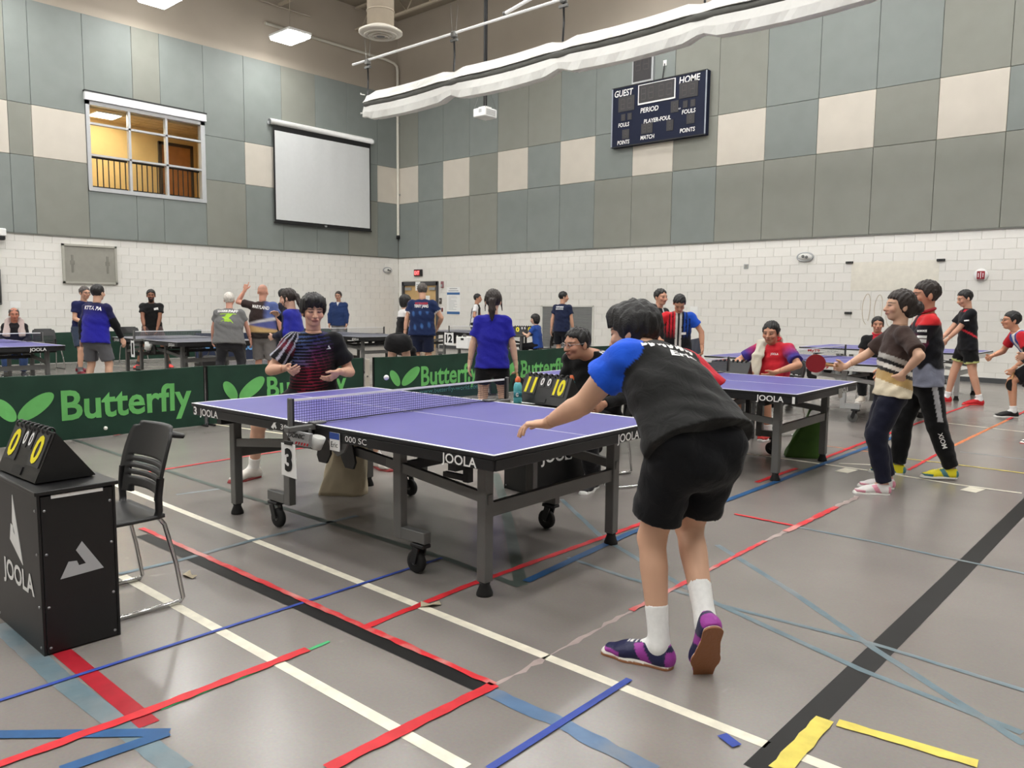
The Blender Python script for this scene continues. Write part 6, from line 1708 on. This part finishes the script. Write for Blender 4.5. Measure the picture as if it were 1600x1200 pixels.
pp = Wp(I9, I9['wr'][1]); paddle(pp+V3(0, 0, -.09), (.15, .1, -1), (.6, -.75, 0), 'red paddle hanging in the right hand of the bald man')
r, I10 = person('man in dark jacket in profile behind the bald man', (-14.30, 8.78), 45, 1.70, lean=8, skin=(206, 158, 132), hair='short', top=(28, 30, 44), sleeve='long', bottom='trousers', bcol=(34, 34, 40), head=(-5, -4, 0))
r, I11 = person('dark-haired woman in black and blue jacket in profile left of the opponent', (-9.16, 5.86), 210, 1.60, lean=5, wrists={0: (-.12, .25, 1.0), 1: (.10, .30, 1.28)}, skin=(214, 172, 150), hair='pony', hairm=M_HAIRB, sleeve='long', top=lambda u, v, t, part, V, I: mixm(solid(len(u), (24, 26, 48)), ((v < .02) & (part != 2))*1., (40, 44, 150)), bottom='trousers', bcol=(26, 26, 34), head=(0, -14, 0), build=.95)
r, I12 = person('man in blue hooded jacket standing by the left wall with hands in pockets', (-18.0, 12.90), -52, 1.74, lean=1, wrists={0: (-.24, .10, .88), 1: (.24, .10, .88)}, elbow={0: (-1, -.3, 0), 1: (1, -.3, 0)}, skin=(190, 146, 122), hair='short', hairm=M_HAIRB, sleeve='long', top=lambda u, v, t, part, V, I: mixm(solid(len(u), (36, 54, 96)), ((np.abs(u) < (t-.82)*.3) & (v > 0))*1., (190, 190, 192)), bottom='trousers', bcol=(110, 108, 108), glasses='dark', build=1.15, drape=1.1)
r, I13 = person('person in black skirt bending down behind the green barrier', (-9.95, 8.30), 130, 1.62, pelvis=(0, -.05, .86), neck=(0, .42, .64), feet={0: (-.17, .05, 8, 0, 0), 1: (.17, .05, -8, 0, 0)}, wrists={0: (-.15, .50, .18), 1: (.15, .50, .18)}, head=(0, -70, 0), skin=(220, 180, 160), hair='bob', top=(24, 24, 26), bottom='skirt', bcol=(26, 25, 27), sock=((16, 16, 18), .36), shirt_hem=.02, blen=.30, build=1.1)
def top_p14(u, v, t, part, V, I): return mixm(solid(len(u), (22, 22, 25)), ((t > .68)*1.), (222, 220, 220))
r, I14 = person('short-haired woman in white and black shirt left of the man in navy', (-11.62, 9.78), 75, 1.58, lean=6, twist=-5, wrists={0: (-.24, .05, .80), 1: (.20, .22, .86)}, skin=(216, 176, 154), hair='bob', top=top_p14, bottom='shorts', bcol=(24, 24, 28), head=(-25, 0, 0))
def top_p15(u, v, t, part, V, I):
    C = solid(len(u), (26, 40, 78)); w = sm(np.sin(V[:, 2]*16+V[:, 0]*22)*np.sin(V[:, 0]*26-V[:, 2]*9+1), .45, .9)*(t < .6)*(part == 0); C = mixm(C, w*.7, (64, 108, 168))
    for r in (0, 1):
        q = V-I['sh'][r]; e = I['el'][r]-I['sh'][r]; f = (q@nrm(e))/np.linalg.norm(e); C = mixm(C, ((part == 1+r) & (f > .53))*1., (222, 216, 214))
    return C
r, I15 = person('man in navy patterned shirt and shorts before the double door, back turned', (-10.92, 9.66), 128, 1.80, lean=4, wrists={0: (-.33, .02, .86), 1: (.26, .22, 1.02)}, elbow={0: (-1, -.5, 0), 1: (1, -.8, 0)}, skin=(212, 164, 138), hair='short', hairm=M_HAIRG, top=top_p15, bcol=(26, 32, 56), build=1.18, drape=1.08, head=(14, -8, 0), sock=((230, 230, 230), .1))
print_on(I15, 'TERRY JANG', .0, .76, h=.05, w=.26, bold=.03); print_on(I15, glyphs(7, .24, .05, 3), .0, .845, m=M_RLET, name='shirt_lettering')
def top_p16(u, v, t, part, V, I): return mixm(solid(len(u), (24, 24, 28)), ((part > 0) | (np.abs(u) > .13))*1., (224, 222, 222))
r, I16 = person('man in white and black shirt by the poster facing right', (-15.45, 15.62), 35, 1.72, lean=6, wrists={0: (-.06, .34, 1.15), 1: (.20, .25, 1.05)}, skin=(190, 140, 114), hair='crew', top=top_p16, bcol=(26, 26, 30))
def top_p17(u, v, t, part, V, I): return mixm(mixm(solid(len(u), (40, 74, 150)), ((u > -.02) & (v > 0) & (part == 0))*1., (196, 44, 56)), (np.abs(u) < .025)*(v > 0)*1., (226, 224, 224))
r, I17 = person('small woman in blue and red shirt seated at the far umpire table', (-12.25, 14.55), 195, 1.52, pelvis=(0, 0, .50), lean=6, feet={0: (-.10, .36, 5, 0, 0), 1: (.10, .36, -5, 0, 0)}, wrists={0: (-.12, .34, .78), 1: (.12, .34, .80)}, skin=(216, 176, 152), hair='bob', top=top_p17, bottom='trousers', bcol=(22, 22, 26), build=1.02, head=(20, -4, 0))
r, I18 = person('man in navy shirt and shorts walking past the wall grilles', (-11.40, 14.40), 100, 1.74, lean=3, wrists={0: (-.26, -.04, .84), 1: (.25, .12, .82)}, skin=(208, 160, 134), hair='short', top=(26, 34, 62), bcol=(18, 20, 28), head=(-48, 0, 0), sock=((230, 230, 230), .08), build=1.1)
print_on(I18, glyphs(7, .20, .035, 5), -.02, .86, name='shirt_lettering'); print_on(I18, glyphs(7, .20, .035, 6), -.02, .77, name='shirt_lettering')
r, I19 = person('man in black shirt standing behind the man in red and blue', (-6.40, 10.42), -2, 1.68, lean=4, skin=(212, 160, 134), hair='crew', top=lambda u, v, t, part, V, I: mixm(solid(len(u), (26, 26, 28)), ((np.abs(u) < .02) & (v > 0) & (t > .7))*1., (220, 220, 220)), bcol=(24, 24, 28), head=(-14, -2, 0), build=1.08)
def top_p20(u, v, t, part, V, I):
    n = len(u); f = v > -.01
    C = solid(n, (22, 22, 26)); C = mixm(C, ((u > .05)*1.)*(np.sin(u*2*math.pi/.05) > -.3)*sm(t, .25, .6), (206, 40, 52)); C = mixm(C, ((u < -.05)*1.)*(np.sin(u*2*math.pi/.05) > -.3)*sm(t, .25, .6), (34, 76, 168))
    C = mixm(C, (part == 2)*1., (210, 40, 50)); C = mixm(C, (part == 1)*1., (34, 84, 196)); C = mixm(C, ((np.abs(np.abs(u)-.028) < .012) & f & (part == 0))*1., (206, 202, 198)); return C
r, I20 = person('man in red and blue shirt looking down behind the foreground player', (-5.84, 10.08), -56, 1.63, lean=12, wrists={0: (-.34, .16, .86), 1: (.26, .24, .98)}, elbow={0: (-1, -.6, 0), 1: (1, -.6, 0)}, skin=(196, 144, 116), hair='crew', top=top_p20, bcol=(26, 26, 30), head=(0, -40, 0), build=1.16, hands={0: dict(curl=1.0)})
print_on(I20, grid_patch(.07, .035, 3, 2), -.075, .42, front=True, name='name_sticker', m=M_PAPER)

# umpire in red at the next table
def top_p21(u, v, t, part, V, I):
    C = solid(len(u), (206, 42, 54)); C = mixm(C, sm(np.abs(u), .12, .17)*(part == 0)*.4, (120, 34, 76))
    for r in (0, 1):
        q = V-I['sh'][r]; e = I['el'][r]-I['sh'][r]; f = (q@nrm(e))/np.linalg.norm(e); C = mixm(C, sm(f, -.1, .6)*(part == 1+r), (58, 48, 130))
    return C
r, I21 = person('man in red polo with a white towel seated behind the table with number 1', (-3.74, 8.60), 262, 1.74, pelvis=(0, -.02, .52), lean=2, feet={0: (-.16, .34, 10, 0, 0), 1: (.16, .40, -10, 0, 0)}, wrists={0: (-.20, .28, .74), 1: (.16, .30, .76)}, elbow={0: (-1, -.3, 0), 1: (1, -.3, 0)}, headc=(-3.74, 8.50, 1.165), head=(14, -6, 0), skin=(200, 146, 118), hair='short', top=top_p21, bcol=(24, 24, 30), shoes=((196, 50, 46), (230, 226, 224)), near=True, build=1.08, sleeve_len=.75, collar=(196, 40, 52), sock=((236, 236, 236), .08))
print_on(I21, 'JOOLA', -.07, .76, front=True, h=.022, w=.085, bold=.02)
def towel(I, label, pts, col, w=.07, d=.018):
    t = empty('towel', tuple(I['root'].location), I['root'].rotation_euler[2], label, 'towel')
    P = [tube(a, b, [w], [d], side=sd, k=.03) for a, b, sd in pts]
    v, q = sdf_mesh(P, .010, noise=lambda X: (.004*np.sin(X[0]*70+X[2]*25)*np.sin(X[2]*30+X[1]*60)).astype(f32)); link(bpy.data.objects.new('cloth', mesh_np('towel', v, q, mat('towel_%d' % col[0], col, .95, var=.06, bump=.6, bscale=240.))), t); return t
I = I21; s_ = I['sh'][1]; nb_ = I['nb']
towel(I21, 'white towel over the shoulder of the man in red', [(nb_+V3(-.02, -.10, .0), nb_+V3(.08, -.07, .01), (0, .3, 1)), (nb_+V3(.08, -.07, .01), nb_+V3(.115, .05, -.01), (1, 0, 0)), (nb_+V3(.115, .05, -.01), nb_+V3(.115, .145, -.16), (1, 0, 0)), (nb_+V3(.115, .145, -.16), nb_+V3(.12, .20, -.44), (1, 0, .0))], (214, 208, 192), .065, .022)
def top_p22(u, v, t, part, V, I): return mixm(solid(len(u), (24, 24, 26)), ((np.abs(u) < .05) & (v > 0) & (t > .86))*1., (196, 40, 56))
r, I22 = person('man in black polo with red collar seated between the white-aproned tables', (-4.02, 13.10), 282, 1.72, pelvis=(0, 0, .50), lean=2, feet={0: (-.14, .42, 10, 0, 0), 1: (.14, .42, -10, 0, 0)}, wrists={0: (-.14, .30, .62), 1: (.14, .30, .62)}, skin=(190, 138, 112), hair='short', top=top_p22, bottom='trousers', bcol=(22, 22, 24), shoes=((206, 196, 184), (220, 216, 210)), collar=(196, 40, 56), head=(8, 2, 0))

# pair watching on the right
def top_p23(u, v, t, part, V, I):
    C = solid(len(u), (62, 48, 44)); d = t-.55*v-.12
    C = mixm(C, ((d < .34) & (part == 0))*1., (166, 162, 156)); C = mixm(C, ((d < .26) & (part == 0))*1., (34, 32, 34)); C = mixm(C, ((d < .20) & (part == 0))*1., (220, 214, 206)); C = mixm(C, ((d < .13) & (part == 0))*1., (40, 38, 38)); C = mixm(C, ((d < .07) & (part == 0))*1., (190, 158, 104)); C = mixm(C, ((d < -.08) & (part == 0))*1., (224, 212, 186)); return C
r, I23 = person('woman in brown shirt with a hair bun, left hand on her hip', (-1.88, 6.58), 208, 1.55, lean=-3, feet={0: (.02-.16, .10, 2, 0, 0), 1: (.10, .02, -6, 0, 0)}, wrists={0: (-.20, -.02, .95), 1: (.14, .34, .97)}, elbow={0: (-1, -.45, .0), 1: (1, -.8, 0)}, hands={0: dict(d=(.45, .30, -.8), n=(.9, -.1, .3), curl=.25, spread=.5), 1: dict(d=(-.1, 1, .05), n=(-1, 0, 0), curl=1.2)}, skin=(212, 170, 144), hair='bun', hairm=M_HAIRB, top=top_p23, bottom='trousers', bcol=(18, 20, 38), shoes=((232, 228, 226), (236, 234, 230), (226, 150, 170)), near=True, build=1.04, drape=1.10, legw=1.08, head=(8, 2, 0), sleeve_len=.82, shirt_hem=.08)
print_on(I23, 'MARYLAND', .03, .68, h=.05, w=.26, bold=.03, shear=.2)
pp = Wp(I23, I23['wr'][1]); paddle(pp+V3(-.075, -.05, .01), (-1, -.62, .12), (.55, -.83, .0), 'red paddle held out by the woman in brown')
def top_p24(u, v, t, part, V, I):
    C = solid(len(u), (22, 22, 28)); C = mixm(C, sm(t, .78, .84)*(np.abs(u) > .05)*(t < 1.2), (206, 44, 48)); C = mixm(C, ((part > 0) & (V[:, 2] < I['sh'][0][2]-.03))*1., (30, 24, 32))
    for r in (0, 1):
        q = V-I['sh'][r]; e = I['el'][r]-I['sh'][r]; f = (q@nrm(e))/np.linalg.norm(e); C = mixm(C, sm(f, .5, .62)*(part == 1+r), (96, 34, 60))
    C = mixm(C, sm(.16-t+.05*np.sin(V[:, 1]*40+V[:, 0]*30), 0, .03)*(part == 0), (134, 138, 156)); return C
def bot_p24(V, part, I):
    C = solid(len(V), (18, 18, 20)); k = I['knee'][0]; h = I['hip'][0]; x = (V@I['xp']); xm = (h@I['xp']); f = V@V3(0, 1, 0); a = (V[:, 2]-k[2])/(h[2]-k[2]); ym = k[1]+(h[1]-k[1])*a
    w = ((part == 1) & (x < xm-.03) & (np.abs(V[:, 1]-ym+.02) < .022) & (V[:, 2] > k[2]+.03))*1.; return mixm(C, w, (186, 186, 190))
r, I24 = person('man in black shirt with red shoulders and yellow shoes behind the woman in brown', (-1.84, 7.33), 206, 1.65, lean=2, feet={0: (-.04, -.19, 4, 0, 0), 1: (.08, .20, -4, 0, 0)}, wrists={0: (-.14, .30, .90), 1: (.12, .30, .92)}, elbow={0: (-.8, -1, 0), 1: (.8, -1, 0)}, hands={0: dict(d=(.15, .7, -.6), n=(.8, 0, .5), curl=.8)}, skin=(196, 142, 116), hair='short', hairm=M_HAIRB, top=top_p24, bottom='trousers', bcol=bot_p24, shoes=((236, 222, 40), (226, 228, 224), (74, 128, 140)), near=True, build=1.06, drape=1.06, legw=1.06, head=(6, 0, 0), sleeve_len=.85, collar=(150, 30, 40))
ax_ = nrm(I24['knee'][0]-I24['ank'][0])
print_on(I24, 'XIOM', 0, 0, h=.035, w=.14, which='bottom', centre=I24['ank'][0]*.35+I24['knee'][0]*.65, ux=-ax_, nn=(-1, .1, 0), bold=.02)
a0 = I24['sh'][0]*.45+I24['el'][0]*.55
print_on(I24, grid_patch(.075, .022, 3, 1), 0, 0, centre=a0, ux=(0, -1, 0), nn=(-1, 0, .1), name='sleeve_patch', m=M_PAPER); print_on(I24, grid_patch(.075, .030, 3, 1), 0, 0, centre=a0-V3(0, 0, .034), ux=(0, -1, 0), nn=(-1, 0, .1), name='sleeve_patch', m=M_PAPER)
print_on(I24, glyphs(4, .07, .022, 8), 0, 0, centre=a0+V3(0, 0, .05), ux=(0, -1, 0), nn=(-1, 0, .1), name='shirt_lettering')
def top_p25(u, v, t, part, V, I):
    C = solid(len(u), (22, 22, 27)); C = mixm(C, ((np.abs(t-.93-.2*v) < .035) & (np.abs(u) > .06) & (v > -.06) & (part == 0))*1., (190, 34, 50)); return mixm(C, ((np.abs(t-.28-v*1.2) < .03) & (u < -.06) & (part == 0))*1., (196, 44, 56))
def bot_lime(V, part, I):
    C = solid(len(V), (20, 20, 22))
    for r in (0, 1):
        h = I['hip'][r]; k = I['knee'][r]; d = k-h; f = ((V-h)@nrm(d))/np.linalg.norm(d); C = mixm(C, ((part == 1+r) & (f > .60))*1., (206, 214, 140))
    return C
r, I25 = person('man in black shirt and red shoes standing on the right near the back wall', (-2.86, 13.62), 208, 1.72, lean=3, feet={0: (-.12, -.14, 4, 0, 0), 1: (.14, .24, -4, 0, 0)}, wrists={0: (-.06, .34, .94), 1: (.10, .36, .96)}, elbow={0: (-.6, -1, -.3), 1: (.6, -1, -.3)}, skin=(214, 164, 138), hair='crew', top=top_p25, bcol=bot_lime, shoes=((204, 36, 44), (220, 60, 60)), sock=((236, 236, 236), .07), head=(8, -16, 0), build=1.1, blen=.66, sleeve_len=.72)
print_on(I25, grid_patch(.07, .02, 3, 1), 0, 0, centre=I25['sh'][0]*.5+I25['el'][0]*.5, ux=(0, -1, .1), nn=(-1, 0, .1), name='sleeve_patch', m=M_PAPER)
def top_p26(u, v, t, part, V, I):
    C = solid(len(u), (34, 70, 150)); C = mixm(C, (part == 2)*1., (190, 34, 46)); C = mixm(C, ((part == 1))*1., (190, 34, 46)); return mixm(C, ((np.abs(u+.06) < .025) & (t > .4))*1., (220, 218, 216))
r, I26 = person('player with glasses and black paddle crouching at the right edge', (-1.93, 12.62), 206, 1.70, pelvis=(0, -.16, .74), lean=38, feet={0: (-.16, .20, 5, 0, 0), 1: (.22, -.42, -20, 0, 0)}, wrists={0: (-.18, .20, .66), 1: (.18, .38, .80)}, elbow={0: (-.8, -.9, -.2), 1: (.9, -.8, 0)}, hands={0: dict(d=(.1, .4, -.9), n=(.9, 0, .2), curl=1.1), 1: dict(curl=1.)}, skin=(208, 152, 122), hair='short', top=top_p26, bcol=(22, 22, 26), shoes=((24, 24, 26), (226, 224, 220)), sock=((236, 236, 236), .06), glasses='dark', head=(4, 2, 0), build=1.1)
pp = Wp(I26, I26['wr'][0]); paddle(pp+V3(0, 0, -.085), (-.08, -.1, -1), (.7, -.7, 0), 'black paddle of the crouching player at the right edge', M_RUBK, M_RUBR)
mb = MB(); a_ = I26['el'][0]; mb.tube([tuple(a_*.55+I26['sh'][0]*.45), tuple(a_), tuple(a_*.6+I26['wr'][0]*.4)], [.050, .052, .046], 12); mb.build('elbow_sleeve', M_BLACKPL, I26['root'])
# man with a towel, left edge
def top_p0(u, v, t, part, V, I): return solid(len(u), (30, 28, 32))
r, I0 = person('man with a pale towel round his neck seated at the left edge', (-17.25, 4.86), -20, 1.66, pelvis=(0, 0, .50), lean=5, feet={0: (-.14, .42, 10, 0, 0), 1: (.14, .42, -10, 0, 0)}, wrists={0: (-.14, .32, .62), 1: (.14, .32, .62)}, skin=(186, 124, 100), hair='balding', hairm=M_HAIRG, sleeve='long', top=top_p0, bottom='trousers', bcol=(50, 70, 110), head=(10, -4, 0))
n0 = I0['nb']
towel(I0, 'pale towel round the neck of the man at the left edge', [(n0+V3(-.10, .0, .03), n0+V3(.0, -.10, .05), (0, 0, 1)), (n0+V3(.0, -.10, .05), n0+V3(.10, .0, .03), (0, 0, 1)), (n0+V3(.10, .0, .03), n0+V3(.13, .15, -.25), (1, .3, 0)), (n0+V3(-.10, .0, .03), n0+V3(-.13, .15, -.25), (1, -.3, 0))], (196, 178, 174), .06, .03)

# player mostly outside the right edge: only a foot reaches into the picture
r, I27 = person('player cut off by the right edge, only a white shoe showing', (-1.22, 10.42), 218, 1.70, pelvis=(0, -.05, .86), lean=20, feet={0: (-.12, .30, 4, 0, 0), 1: (.20, -.20, -20, 0, 0)}, wrists={0: (-.22, .16, .86), 1: (.20, .34, .95)}, skin=(208, 160, 132), hair='short', top=(40, 70, 150), bcol=(22, 22, 26), shoes=((232, 230, 226), (180, 50, 60), (40, 40, 44)), sock=((236, 236, 236), .08))
